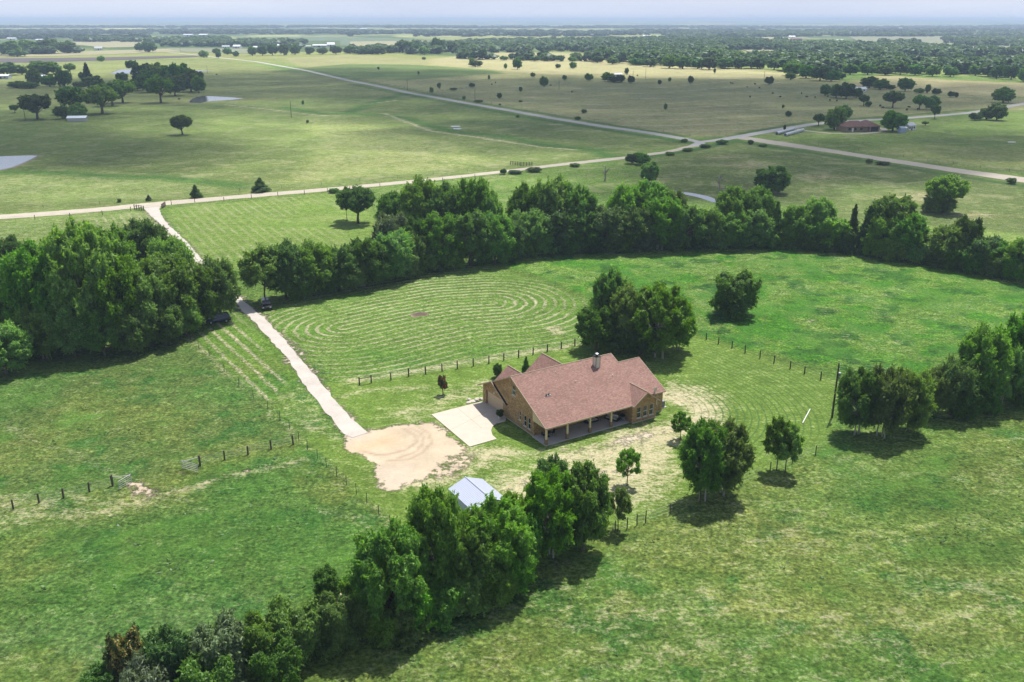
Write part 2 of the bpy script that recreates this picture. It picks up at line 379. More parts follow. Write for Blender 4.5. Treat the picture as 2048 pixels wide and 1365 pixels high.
# brown pasture beyond the far road
zone([(560, 118), (700, 110), (900, 122), (1200, 124), (1560, 140), (1700, 165), (1900, 185), (2100, 200), (2100, 222), (1950, 222), (1820, 234), (1690, 241), (1545, 260), (1460, 272), (1380, 276), (1200, 250), (1000, 216), (800, 180), (620, 142)],
     (0.170, 0.170, 0.105), 0.40, 0.05, 8)
zone([(860, 118), (1000, 105), (1130, 106), (1330, 128), (1600, 150), (1500, 160), (1100, 150), (860, 130)], (0.215, 0.200, 0.125), 0.5, 0, 20)
zone([(1680, 170), (1760, 150), (1900, 160), (2100, 168), (2100, 196), (1950, 190)], (0.22, 0.195, 0.115), 0.5, 0, 15)
for k in range(9):       # contour terraces and cow paths
    v = 172+k*11; m = stroke([(1000+k*14, v), (1180, v+6-k*.5), (1330, v+3), (1440, v-8+k), (1560, v-20+2*k)], 2.2, 5); paint(straw, m, 0.75)
zone([(540, 142), (700, 128), (830, 130), (980, 140), (1010, 146), (820, 160), (700, 158)], (0.085, 0.120, 0.062), 0.1, 0.2, 12)
# fields right of the junction
zone([(1475, 276), (1640, 252), (1820, 238), (2120, 225), (2120, 366), (1960, 350), (1770, 316), (1600, 292)], (0.100, 0.140, 0.055), 0.2, 0.5, 5)
zone([(1700, 300), (1850, 290), (2120, 305), (2120, 345), (1900, 330)], (0.120, 0.142, 0.068), 0.3, 0.4, 8)
zone([(2120, 215), (1960, 228), (1850, 262), (1920, 270), (2120, 272)], (0.120, 0.172, 0.062), 0.2, 0.2, 8)
zone([(1230, 330), (1400, 298), (1480, 283), (1600, 298), (1760, 325), (2120, 375), (2120, 500), (1840, 470), (1500, 400), (1300, 400)], (0.088, 0.118, 0.056), 0.24, 0.3, 5)
for cx, cy, w, h in ((1500, 330, 60, 10), (1850, 395, 90, 12), (1640, 355, 70, 6), (1950, 430, 60, 8), (1440, 315, 40, 5)):
    zone([(cx-w, cy), (cx, cy-h), (cx+w, cy), (cx, cy+h)], (0.125, 0.135, 0.078), 0.45, 0.1, 12)
zone([(1820, 450), (1900, 475), (2120, 505), (2120, 480), (1980, 462)], (0.145, 0.205, 0.075), 0.3, 0.4, 6)
# strip between gravel road and tree belt
zone([(690, 385), (1000, 350), (1250, 324), (1330, 330), (1240, 400), (1000, 420), (760, 420)], (0.105, 0.165, 0.055), 0.22, 0.6, 5)
# field left of the driveway top and beyond
zone([(-100, 445), (290, 418), (330, 450), (420, 530), (300, 560), (-100, 520)], (0.120, 0.170, 0.070), 0.32, 0.4, 4)
# mown field right of the driveway top
topf = [(325, 418), (640, 388), (720, 385), (770, 470), (700, 500), (480, 540), (400, 515)]
zone(topf, (0.125, 0.188, 0.060), 0.22, 0.35, 3)
a0, a1 = G(330, 440), G(450, 570); dv = np.array((a1[0]-a0[0], a1[1]-a0[1])); dv /= np.hypot(*dv)
m = mask(topf, 3); q = ((GX-a0[0])*-dv[1]+(GY-a0[1])*dv[0]); mow = np.where(m > 0.01, q/2.6, mow)
paint(mowa, m*np.clip((fbm(GX, GY, 0.05, 61, 3)-0.38)*3.2, 0, 0.38), 1)
m = mask([(150, 440), (290, 424), (330, 460), (240, 470)], 4); paint(mowa, m, 0.5); mow = np.where(m > 0.01, q/2.4, mow)
# the raked hay field
hay = [(520, 628), (700, 575), (960, 520), (1180, 602), (1205, 660), (1150, 690), (680, 768), (640, 740)]
zone(hay, (0.098, 0.172, 0.048), 0.22, 0.5, 2.5)
core = W_([(690, 655), (790, 632), (900, 612), (985, 606)])
m = mask(hay, 2.5); sel = m > 0.01; dd = np.zeros(N)
wob = (fbm(GX, GY, 0.05, 12, 2)-0.5)*1.6
dd[sel] = d_line(GX[sel]+wob[sel]*.8, GY[sel]+wob[sel]*.8, core)
mow = np.where(sel, dd/2.05, mow); paint(mowa, m*np.clip(0.15+1.5*(fbm(GX, GY, 0.05, 8, 3)-.15), 0.12, 1), 1.0)
for pts in ([(560, 640), (640, 720), (760, 700), (660, 640)], [(940, 560), (1120, 600), (1140, 660), (960, 655)]): paint(mowa, mask(pts, 14)*m, 1.0)
for cx, cy, w, h in ((760, 708, 70, 14), (700, 590, 60, 10), (980, 700, 60, 9)):
    mm = mask([(cx-w, cy), (cx, cy-h), (cx+w, cy), (cx, cy+h)], 8); paint(mowa, mm, 0.1); paint(base, mm*.6, (0.06, 0.15, 0.03))
mm = mask([(818, 630), (835, 625), (856, 628), (850, 635), (826, 636)], 1.2); paint(soil, mm, 1.0); paint(soilc, mm, (0.11, 0.085, 0.06))
mm = mask([(1090, 655), (1125, 650), (1140, 670), (1105, 668)], 2); paint(straw, mm, .55)
# strip left of the driveway
strip = [(378, 678), (470, 622), (500, 640), (612, 770), (560, 800), (515, 800)]
zone(strip, (0.095, 0.170, 0.045), 0.2, 0.5, 2)
b0, b1 = G(395, 690), G(540, 838); dv = np.array((b1[0]-b0[0], b1[1]-b0[1])); dv /= np.hypot(*dv)
m = mask(strip, 2); q = (GX-b0[0])*-dv[1]+(GY-b0[1])*dv[0]; mow = np.where(m > 0.01, q/2.25+.5, mow)
paint(mowa, m*mask([(378, 678), (470, 622), (570, 770), (545, 800), (515, 800)], 3), 1.0)
m = stroke([(380, 680), (450, 745), (520, 800), (600, 880), (690, 965), (790, 1055)], 1.0, 2.0); paint(straw, m, 0.65)
# verges of the driveway
mr_ = stroke([(304, 425), (345, 470), (398, 522), (465, 590), (500, 622), (545, 665), (590, 720), (620, 758), (680, 830), (715, 868)], 5.2, 3.2); paint(soil, mr_*.52, 1.0); paint(soilc, mr_, (0.44, 0.37, 0.29))
zone([(600, 762), (680, 860), (700, 880), (640, 900), (540, 800)], (0.105, 0.170, 0.055), 0.35, 0.5, 2)
# right pasture with its rank green patches
zone([(985, 520), (1250, 500), (1560, 492), (1800, 525), (2100, 580), (2100, 700), (1960, 660), (1850, 760), (1690, 745), (1390, 668), (1200, 600)], (0.112, 0.198, 0.056), 0.26, 1.15, 3)
for cx, cy, w, h, in ((1540, 660, 70, 16), (1640, 700, 90, 22), (1830, 600, 60, 14), (1480, 700, 40, 10), (1700, 640, 60, 12), (1200, 530, 70, 10), (1900, 700, 50, 12), (1620, 600, 50, 9), (1760, 720, 60, 14), (1350, 560, 50, 8)):
    zone([(cx-w, cy), (cx-w*.4, cy-h), (cx+w*.5, cy-h*.8), (cx+w, cy), (cx+w*.4, cy+h), (cx-w*.5, cy+h*.7)], (0.070, 0.190, 0.030), 0.0, 1.3, 5, 0.8)
# left field, foreground fields
rp = mask([(985, 520), (1250, 500), (1560, 492), (1800, 525), (2100, 580), (2100, 700), (1960, 660), (1850, 760), (1690, 745), (1390, 668), (1200, 600)], 3)
pt = fbm(GX, GY, .17, 201, 5); wt = np.clip(1-np.abs(GY-GY*0-150)/40, 0, 1)
paint(base, rp*np.clip((pt-.55+.07*wt)*12, 0, .9), (0.050, 0.165, 0.022)); paint(straw, rp*np.clip((pt-.50)*12, 0, 1), 0.0); paint(base, rp*np.clip((fbm(GX, GY, .22, 207, 4)-.60)*16, 0, 1), (0.036, 0.105, 0.028)); paint(straw, rp*np.clip((.45-pt)*6, 0, .5), .34)
zone([(-200, 745), (60, 700), (370, 680), (520, 800), (600, 885), (380, 935), (250, 980), (-200, 1050)], (0.092, 0.140, 0.060), 0.22, 0.9, 3)
zone([(-200, 1060), (250, 990), (600, 895), (700, 985), (790, 1060), (700, 1150), (560, 1230), (200, 1290), (-200, 1300)], (0.078, 0.148, 0.052), 0.20, 0.9, 3)
zone([(-300, 990), (200, 985), (300, 960), (380, 1000), (200, 1040), (-100, 1090)], (0.120, 0.170, 0.068), 0.40, 0.6, 6)
zone([(-300, 1290), (100, 1240), (330, 1180), (560, 1200), (450, 1290), (200, 1370), (-300, 1420)], (0.092, 0.165, 0.075), 0.24, 0.6, 6)
zone([(1250, 1065), (1540, 950), (1640, 915), (1800, 900), (2200, 900), (2300, 1500), (400, 1500), (700, 1330), (1000, 1180), (1200, 1110)], (0.112, 0.172, 0.062), 0.29, 0.7, 3)
for cx, cy, w, h, in ((1500, 1200, 160, 50), (1750, 1250, 150, 40), (1350, 1300, 130, 30), (1960, 1180, 80, 30), (1250, 1220, 100, 25), (1600, 1080, 90, 20)):
    zone([(cx-w, cy), (cx-w*.4, cy-h), (cx+w*.5, cy-h*.8), (cx+w, cy), (cx+w*.4, cy+h), (cx-w*.5, cy+h*.7)], (0.150, 0.185, 0.080), 0.36, 0.5, 12)
for cx, cy, w, h, in ((1830, 1000, 130, 36), (1950, 1100, 110, 24), (1900, 920, 90, 16), (1650, 1180, 90, 16), (1400, 1150, 60, 10)):
    zone([(cx-w, cy), (cx-w*.4, cy-h), (cx+w*.5, cy-h*.8), (cx+w, cy), (cx+w*.4, cy+h), (cx-w*.5, cy+h*.7)], (0.060, 0.125, 0.040), 0.05, 1.0, 7, 0.8)
nl = np.clip((GY-60)/4, 0, 1)*np.clip((150-GY)/10, 0, 1)*(1-rp); q4 = fbm(GX, GY, .30, 211, 4); q5 = fbm(GX, GY, .09, 213, 4)
paint(base, nl*np.clip((q4-.60)*10, 0, .75), (0.042, 0.120, 0.040)); paint(base, nl*np.clip((q5-.55)*6, 0, .6), (0.135, 0.170, 0.068)); paint(base, nl*np.clip((.42-q5)*6, 0, .5), (0.062, 0.145, 0.045))
# rank growth along the road verges
for pts, w in (([(1300, 314), (1396, 299), (1472, 281)], 6), ([(1480, 284), (1600, 303), (1770, 329), (1911, 352), (2070, 376)], 6), ([(700, 168), (885, 204), (1102, 243), (1369, 285)], 7), ([(540, 131), (700, 157), (885, 193), (1022, 217), (1207, 248), (1369, 273)], 5), ([(1480, 268), (1622, 244), (1816, 231), (1946, 220)], 6)):
    m = stroke(pts, w, 3); paint(base, m*.9, (0.045, 0.090, 0.034)); paint(straw, m, 0.0)
# yard
yard = [(640, 770), (760, 748), (1150, 690), (1390, 672), (1680, 760), (1660, 870), (1560, 940), (1250, 1050), (1000, 1010), (800, 1060), (690, 960), (600, 880), (700, 875)]
zone(yard, (0.115, 0.182, 0.054), 0.25, 0.12, 2.5)
hp = [(-60, 0)]
def HL(a, b):       # house coordinates (a along the porch, b towards the back) -> world
    return (HO[0]+a*HC-b*HS, HO[1]+a*HS+b*HC)
HO = G(940+735/4.876, 680+1040/4.876); _pr = G(940+1575/4.876, 680+805/4.876)
HA = math.atan2(_pr[1]-HO[1], _pr[0]-HO[0]); HC, HS = math.cos(HA), math.sin(HA)
hb = [HL(12, 0), HL(20, 3), HL(20, 12), HL(12, 18)]
m = mask([(1340, 765), (1400, 745), (1395, 685), (1650, 762), (1650, 850), (1560, 920), (1460, 880), (1400, 850)], 6); sel = m > 0.005
dd = np.zeros(N); dd[sel] = sd_poly(GX[sel], GY[sel], hb); mow = np.where(sel, dd/1.05, mow); paint(mower, m, 1.0)
# worn ring round the right end of the house and dry, thin lawn in front of it
ring = [(1330, 790), (1370, 792), (1405, 812), (1415, 835), (1385, 855), (1320, 862), (1250, 880)]
paint(straw, stroke(ring, 3.4, 5), 0.85); mr_ = stroke(ring, 2.2, 4); paint(mower, mr_, .3); paint(soil, mr_*.50, 1.0); paint(soilc, mr_, (0.46, 0.41, 0.29)); paint(straw, stroke([(1350, 770), (1395, 775), (1440, 810), (1425, 850)], 2, 6), 0.6)
for pts, s_, f_ in (([(1080, 905), (1300, 862), (1350, 880), (1300, 925), (1100, 940)], 0.66, 7), ([(1000, 950), (1180, 930), (1330, 900), (1340, 960), (1220, 1000), (1040, 980)], 0.68, 8),
                    ([(900, 905), (1010, 890), (1060, 910), (960, 940)], 0.64, 6), ([(1180, 985), (1330, 950), (1340, 1000), (1210, 1020)], 0.55, 7),
                    ([(1000, 970), (1090, 955), (1120, 985), (1040, 1010)], 0.62, 6)): paint(straw, mask(pts, f_), s_)
for pts in ([(1090, 915), (1290, 872), (1320, 890), (1120, 935)], [(1010, 955), (1180, 935), (1310, 912), (1310, 950), (1200, 985), (1050, 975)]): mm = mask(pts, 9); paint(soil, mm*.40, 1.0); paint(soilc, mm, (0.44, 0.385, 0.29))
for pts in ([(1010, 985), (1100, 962), (1200, 940)], [(1120, 900), (1210, 890), (1290, 868)]):
    m = stroke(pts, 1.2, 3); paint(soil, m*0.38, 1.0)
paint(straw, stroke([(800, 828), (880, 806), (955, 780), (1000, 765)], 3.0, 6), 0.55)
paint(straw, stroke([(700, 762), (860, 736), (1020, 712), (1160, 690)], 1.2, 2.5), 0.62)
paint(straw, stroke([(860, 775), (760, 780), (700, 790)], 1.0, 2.5), 0.6)
paint(soil, stroke([(830, 830), (870, 815), (900, 800)], 2.5, 3)*0.35, 1.0)
# bare-earth court and its tyre tracks
Z2 = lambda q: (640+q[0]/3.593, 680+q[1]/3.593)
court = [Z2(q) for q in ((180, 770), (250, 700), (340, 680), (480, 650), (600, 610), (720, 590), (830, 590), (900, 650), (930, 700), (1010, 760), (1040, 790), (960, 840), (850, 880), (760, 930), (700, 990), (600, 1030), (560, 1080), (500, 1070), (400, 1000), (340, 960), (400, 910), (390, 860), (310, 820), (200, 790))]
m = mask(court, 4.0); paint(soil, m, 1.0); paint(straw, mask(court, 9), .5)
mm = mask([Z2(q) for q in ((180, 770), (400, 690), (560, 680), (520, 760), (300, 800))], 4); paint(soilc, mm*.6, (0.50, 0.335, 0.20))
mm = mask([Z2(q) for q in ((340, 950), (620, 900), (620, 1030), (500, 1070))], 4); paint(soilc, mm*.7, (0.46, 0.39, 0.31))
m2 = mask([Z2(q) for q in ((760, 930), (960, 850), (1080, 800), (1160, 870), (1060, 960), (900, 1000), (760, 990))], 5); paint(soil, m2*0.62, 1.0)
m2 = mask([Z2(q) for q in ((600, 1030), (760, 990), (1060, 960), (800, 1060))], 5); paint(straw, m2, 0.7)
for pts, w in (([(300, 800), (420, 828), (520, 818), (620, 790), (690, 740), (690, 690), (600, 640)], 0.34), ([(480, 870), (640, 860), (740, 810), (800, 740), (780, 670), (690, 615)], 0.28), ([(560, 850), (680, 810), (745, 740), (730, 670), (640, 630)], 0.22)):
    mm = stroke([Z2(q) for q in pts], w, 0.45, False); paint(soilc, mm*0.75, (0.27, 0.19, 0.13))
# worn ground at the field gates, trails, dirt under the foreground bushes
for pts, f_, k_ in (([(255, 965), (285, 960), (330, 985), (300, 1000), (262, 990)], 3, .6), ([(355, 940), (375, 945), (372, 955), (350, 950)], 2, .6), ([(465, 935), (500, 930), (510, 940), (480, 948)], 2.5, .5),
                    ([(640, 1160), (700, 1170), (705, 1225), (660, 1215)], 2.5, .95), ([(1085, 1140), (1120, 1118), (1190, 1100), (1170, 1120), (1110, 1148)], 3, .5)): paint(soil, mask(pts, f_)*k_, 1.0)
for pts, w, k_ in (([(0, 845), (90, 885), (190, 925), (265, 968)], 0.7, .42), ([(300, 990), (360, 980), (450, 950), (590, 925)], 1.8, .0), ([(640, 1020), (700, 1030), (750, 1060)], .8, .4)):
    m = stroke(pts, w, 1.6); paint(soil, m*k_*.8, 1.0); paint(straw, m, 0.48)
far_fields = [(1, [(-60, 118), (180, 116), (400, 111.5), (395, 114.5), (230, 121), (60, 126), (-60, 126)]), (0, [(0, 110), (150, 104), (330, 98), (400, 99), (400, 103), (330, 105), (120, 113), (0, 115)]),
 (0, [(145, 84), (240, 83), (285, 86), (280, 94), (215, 96), (150, 90)]), (3, [(100, 71), (300, 72), (330, 74), (150, 76)]), (0, [(200, 58), (290, 57), (285, 62), (215, 62)]), (3, [(330, 97), (480, 98), (560, 102), (500, 108), (370, 105)]),
 (3, [(490, 71), (600, 70), (610, 73.5), (500, 75)]), (2, [(470, 75), (690, 74), (720, 82), (520, 84)]), (2, [(680, 76), (760, 77), (850, 81), (740, 95), (680, 92)]), (0, [(700, 84), (860, 82), (850, 88), (780, 96), (700, 96)]),
 (3, [(780, 71), (990, 70), (1030, 73), (960, 75), (800, 75)]), (0, [(910, 87), (960, 85.5), (1040, 87), (1045, 89.5), (930, 90.5)]), (0, [(1200, 91), (1320, 90), (1360, 93), (1350, 99), (1290, 99), (1210, 95)]),
 (0, [(1380, 76), (1530, 75), (1620, 76), (1560, 84), (1400, 82)]), (3, [(1700, 74.5), (1970, 71.5), (2060, 73), (2060, 98), (1990, 96), (1900, 97), (1860, 90), (1720, 86)]), (0, [(1990, 72), (2060, 76), (2060, 80), (1960, 77)]),
 (3, [(1180, 68), (1300, 67), (1290, 70), (1190, 71)]), (0, [(1110, 62), (1170, 61.5), (1165, 64.5), (1115, 65)]), (0, [(1340, 60), (1410, 60.5), (1400, 65), (1340, 65)]), (3, [(1480, 67), (1520, 66.5), (1515, 70), (1485, 70)]),
 (0, [(1485, 100), (1550, 99), (1580, 103), (1560, 107), (1500, 106)]), (0, [(1510, 109), (1600, 106.5), (1630, 110), (1540, 113)]), (3, [(1010, 60), (1050, 59.5), (1048, 61.5), (1012, 62)]), (3, [(0, 57), (60, 56.5), (70, 60), (0, 61)]),
 (3, [(640, 57), (720, 57), (700, 59.5), (640, 59)]), (0, [(1690, 56), (1740, 55.5), (1735, 58.5), (1695, 59)]), (3, [(1850, 60), (1960, 58), (1950, 61), (1860, 63)])]
FCOL = [(0.30, 0.28, 0.155), (0.105, 0.088, 0.085), (0.120, 0.165, 0.085), (0.205, 0.215, 0.125)]
for k, pts in far_fields:
    if max(q[1] for q in pts) <= 78: paint(base, mask([(u, max(v, 46)) for u, v in pts], 30, False), FCOL[k])
# terrain: small swells near, ridges far off
Zg = np.zeros(N)
fr = np.clip((GY-3500)/3000, 0, 1)
Zg += fr*(fbm(GX, GY, 0.00042, 91, 4)-0.42)*30
r2 = np.clip(1-np.abs(GY-17000)/6000, 0, 1)
Zg += r2*(16+26*fbm(GX, GY, 0.00016, 23, 3)+20*np.clip((GX-3500)/4500, 0, 1))
r3 = np.clip((GY-26000)/8000, 0, 1); Zg += r3*(22+22*fbm(GX, GY, 0.00009, 29, 3))
Zg = np.where(GY > 3500, np.clip(Zg, -2, 72), 0)
base *= (0.9+0.2*l2)[:, None]
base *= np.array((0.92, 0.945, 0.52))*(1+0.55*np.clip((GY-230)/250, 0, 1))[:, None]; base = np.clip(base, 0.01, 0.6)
ny, nx = len(ys), len(xs); idx = np.arange(ny*nx).reshape(ny, nx)
Fq = np.stack([idx[:-1, :-1], idx[:-1, 1:], idx[1:, 1:], idx[1:, :-1]], -1).reshape(-1, 4)
one = np.ones((N, 1))
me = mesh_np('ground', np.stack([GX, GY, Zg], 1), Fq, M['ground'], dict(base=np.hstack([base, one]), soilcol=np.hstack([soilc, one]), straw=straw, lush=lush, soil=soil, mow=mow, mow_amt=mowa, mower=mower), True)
tag(link(bpy.data.objects.new('ground', me)), kind='structure')
LUSH = None
del WX, WY, near

# ------------------------------------------------------------------ haze, clouds
hz = MB().box(-65000, 65000, -450, 64500, -6, 80).build('haze', None)
hm = bpy.data.materials.new('haze'); hm.use_nodes = True; ht = hm.node_tree
ht.nodes.remove(ht.nodes['Principled BSDF']); pv = ht.nodes.new('ShaderNodeVolumePrincipled')
pv.inputs['Color'].default_value = (0.64, 0.80, 1.0, 1); pv.inputs['Density'].default_value = 1.5e-4; pv.inputs['Anisotropy'].default_value = 0.0
ht.links.new(pv.outputs[0], ht.nodes['Material Output'].inputs['Volume'])
hz.data.materials.clear(); hz.data.materials.append(hm); tag(hz, kind='stuff')
def cloud_material():
    t = NT('cloud'); lw = t.n('LayerWeight'); lw.inputs[0].default_value = 0.35
    t.b.inputs['Base Color'].default_value = (0.85, 0.86, 0.88, 1); t.b.inputs['Roughness'].default_value = 1
    tr = t.n('BsdfTransparent'); ms = t.n('MixShader')
    n = t.noise(0.018, 5, 0.6, t.pos())
    fac = t.math('MULTIPLY', t.rng(lw.outputs['Facing'], 0.15, 1.0, 1, 0), t.rng(n, 0.3, 0.6, 0.04, 0.16))
    t.set(ms.inputs[0], fac)
    t.t.links.new(tr.outputs[0], ms.inputs[1]); t.t.links.new(t.b.outputs[0], ms.inputs[2]); t.t.links.new(ms.outputs[0], t.out.inputs[0])
    return t.m
CM = cloud_material()
def cloud(u, v, rx, ry, alt=850.0, seed=0, lobes=7):
    """a flat fair-weather cloud whose shadow falls on the ground point seen at (u, v)"""
    X, Y = G(u, v); rnd = random.Random(seed); k = alt/SUNV.z
    cx, cy = X+SUNV.x*k, Y+SUNV.y*k; mb = MB()
    for i in range(lobes):
        a = rnd.uniform(0, 6.28); q = rnd.uniform(0.15, 0.62) if i else 0
        ox, oy = math.cos(a)*q*rx, math.sin(a)*q*ry; sx, sy, sz = rx*rnd.uniform(.4, .62), ry*rnd.uniform(.4, .62), rnd.uniform(18, 34)
        vs = []; fs = []; nu, nv = 24, 12
        for j in range(nv+1):
            for i2 in range(nu):
                th = math.pi*j/nv; ph = 2*math.pi*i2/nu; r = 1+0.10*math.sin(3*ph+a)+0.07*math.sin(7*ph+2*a+j)
                vs.append((cx+ox+sx*r*math.sin(th)*math.cos(ph), cy+oy+sy*r*math.sin(th)*math.sin(ph), alt+sz*max(math.cos(th), -0.35)))
        for j in range(nv):
            for i2 in range(nu): fs.append((j*nu+i2, (j+1)*nu+i2, (j+1)*nu+(i2+1) % nu, j*nu+(i2+1) % nu))
        mb.add(vs, fs)
    return tag(mb.build('cloud', CM, smooth=True), kind='structure')
CLOUDS = [(60, 255, 150, 130), (200, 318, 80, 60), (330, 175, 300, 230), (640, 158, 250, 190), (1190, 262, 150, 110), (1020, 180, 420, 260), (1430, 190, 420, 280), (1350, 235, 230, 140), (1600, 335, 120, 50), (1800, 290, 200, 90), (1330, 375, 60, 30), (-60, 300, 100, 90)]
for i, (u, v, rx, ry) in enumerate(CLOUDS): cloud(u, v, rx*1.12, ry*1.12, seed=i+3, lobes=9)

# ------------------------------------------------------------------ roads, water, concrete (thin sheets over the ground)
def sheet(name, pts, mat, z=0.02, t=None, world=False, kind='structure'):
    pts = pts if world else [G(*q) for q in pts]
    P3 = [(x, y, z) for x, y in pts]
    mb = MB()
    if t: mb.slab(P3, t)
    else:
        tri = tessellate_polygon([[Vector(p) for p in P3]])
        fs = []
        for a, b, c in tri:
            A, B, D = (Vector(P3[i]) for i in (a, b, c))
            fs.append((a, b, c) if (B-A).cross(D-A).z > 0 else (a, c, b))
        mb.add(P3, fs)
    o = mb.build(name, mat)
    if kind: o['kind'] = kind
    return o
def wobble(pts, step=4.0, amp=0.35, seed=1):
    """resample a closed or open world polyline with small ragged offsets"""
    rnd = random.Random(seed); out = []
    for a, b in zip(pts[:-1], pts[1:]):
        L = math.hypot(b[0]-a[0], b[1]-a[1]); n = max(1, int(L/step)); nx_, ny_ = -(b[1]-a[1])/max(L, 1e-6), (b[0]-a[0])/max(L, 1e-6)
        for i in range(n):
            q = i/n; e = rnd.uniform(-amp, amp) if i else 0
            out.append((a[0]+(b[0]-a[0])*q+nx_*e, a[1]+(b[1]-a[1])*q+ny_*e))
    return out+[pts[-1]]
def ribbon(name, left, right, mat, z=0.02, amp=0.3, step=3.0):
    l = wobble([G(*q) for q in left], step, amp, 3); r = wobble([G(*q) for q in right], step, amp, 7)
    return sheet(name, l+r[::-1], mat, z, world=True)
def road_line(name, px, width, mat, z=0.02, amp=0.15):
    pts = [G(*q) for q in px]; L = []; Rr = []
    for i, p in enumerate(pts):
        a = pts[max(i-1, 0)]; b = pts[min(i+1, len(pts)-1)]; d = math.hypot(b[0]-a[0], b[1]-a[1])
        nx_, ny_ = -(b[1]-a[1])/d, (b[0]-a[0])/d; w = width(i/(len(pts)-1)) if callable(width) else width
        L.append((p[0]+nx_*w/2, p[1]+ny_*w/2)); Rr.append((p[0]-nx_*w/2, p[1]-ny_*w/2))
    l = wobble(L, 5, amp, 3); r = wobble(Rr, 5, amp, 8)
    return sheet(name, l+r[::-1], mat, z, world=True)
def gravel(name, col, var=0.12):
    t = NT(name); p = t.pos(); a = t.noise(0.35, 6, 0.65, p); b = t.noise(3.5, 5, 0.7, p); g = t.rng(t.noise(0.5, 6, 0.7, p), 0.60, 0.72, 0, 0.55, True)
    c = t.scl(col, t.math('MULTIPLY', t.rng(a, 0.25, 0.75, 1-var, 1+var), t.rng(b, 0.2, 0.8, 0.88, 1.12)))
    c = t.mix(g, c, (col[0]*0.62, col[1]*0.66, col[2]*0.52)); return t.fin(c, 0.95, b, 0.03, 0.6, 0.15)
M['gravel'] = gravel('gravel', (0.41, 0.36, 0.29)); M['drive'] = gravel('driveway_gravel', (0.43, 0.39, 0.345), 0.14)
M['asphalt'] = gravel('old_asphalt', (0.42, 0.40, 0.37), 0.08)
ribbon('gravel_road', [(-40, 432.5), (0, 430), (100, 423.5), (200, 415.5), (270, 408.5), (330, 403), (480, 390.5), (560, 384), (640, 377.5), (720, 370.5), (850, 358.5), (1000, 342), (1120, 327.5), (1250, 313.5), (1330, 303), (1384, 290)],
       [(-40, 441.5), (0, 439), (100, 432), (200, 423.5), (270, 417), (288, 415.5), (318, 414), (330, 411), (480, 397.5), (560, 391), (640, 384), (720, 376.5), (850, 364), (1000, 347), (1120, 332.5), (1250, 318.5), (1340, 306), (1396, 293)], M['gravel'], 0.03)
ribbon('gravel_road', [(1478, 271.5), (1540, 280.5), (1664, 299.5), (1770, 316), (1911, 337), (2070, 358)], [(1470, 277), (1532, 287.5), (1664, 306.5), (1770, 323.5), (1911, 345.5), (2070, 369)], M['gravel'], 0.03)
road_line('paved_road', [(2100, 196), (2048, 208), (1990, 218), (1946, 225.5), (1880, 231.5), (1816, 236.5), (1750, 240), (1685, 243.5), (1622, 249.5), (1541, 262.5), (1471, 275), (1440, 280.5), (1400, 284.5), (1369, 278.5), (1300, 266.5), (1207, 253.5), (1102, 236.5), (1022, 222), (926, 205.5), (885, 198), (817, 186), (748, 171), (700, 162), (615, 142), (513, 124), (427, 114.5), (376, 109), (314, 102.5)], 6.6, M['asphalt'], 0.05)
sheet('junction', [(1374, 279.5), (1400, 283), (1412, 287), (1396, 294), (1378, 291.5), (1390, 286)], M['asphalt'], 0.055)
ribbon('driveway', [(286, 416), (292, 422), (300, 430), (315, 444), (327, 456), (355, 481), (390, 521), (430, 565), (479, 613), (489, 627), (509, 644), (530, 669), (570, 711), (586, 736), (602, 760), (640, 809), (668, 844), (688, 869), (705, 876)],
       [(322, 414), (319, 418), (324, 432), (338, 452), (369, 479), (403, 518), (445, 560), (491, 606), (517, 628.5), (538, 646), (558, 669), (591, 706), (614, 732), (637, 759), (676, 808), (701, 838), (726, 858), (736, 866)], M['drive'], 0.04, 0.22, 1.6)
road_line('farm_lane', [(1592, 258), (1610, 262), (1660, 267), (1720, 268.5), (1750, 265.5), (1770, 261), (1766, 257.5), (1750, 255.5)], 3.4, M['gravel'], 0.04)
def water_mat():
    t = NT('pond_water'); n = t.noise(0.7, 3, 0.5, t.pos())
    return t.fin((0.10, 0.11, 0.12), 0.12, n, 0.02, 0.25, 0.9)
M['water'] = water_mat()
M['mud'] = simple('mud_bank', (0.20, 0.165, 0.115), 0.95, 0.3, 0.4)
def pond(pts, bank=1.012):
    w = [G(*q) for q in pts]; w = wobble(w+[w[0]], 6, 1.0, 5)[:-1]
    cx = sum(p[0] for p in w)/len(w); cy = sum(p[1] for p in w)/len(w)
    sheet('pond_bank', [(cx+(x-cx)*1.06, cy+(y-cy)*1.05+0.8) for x, y in w], M['mud'], 0.03, world=True)
    sheet('pond', w, M['water'], 0.06, world=True)
pond([(-150, 318), (0, 313.5), (60, 311.5), (75, 312), (62, 319), (45, 327), (25, 335), (0, 340.5), (-150, 348)])
pond([(379, 205.5), (384, 199), (402, 192.5), (440, 194), (488, 197), (462, 200.5), (420, 203), (400, 206.5)])
pond([(222, 147.5), (240, 140), (268, 138.5), (330, 139.5), (410, 141.5), (425, 142.5), (395, 143.5), (300, 146), (250, 148)])
pond([(900, 252.5), (918, 252), (922, 254), (905, 255)]); pond([(905, 257), (924, 257.5), (920, 259.5), (908, 259)])
pond([(1350, 383), (1385, 387), (1415, 393), (1440, 402), (1450, 410), (1425, 405), (1395, 395), (1360, 388)])
pond([(2015, 284), (2030, 284), (2032, 285.5), (2016, 285.5)])

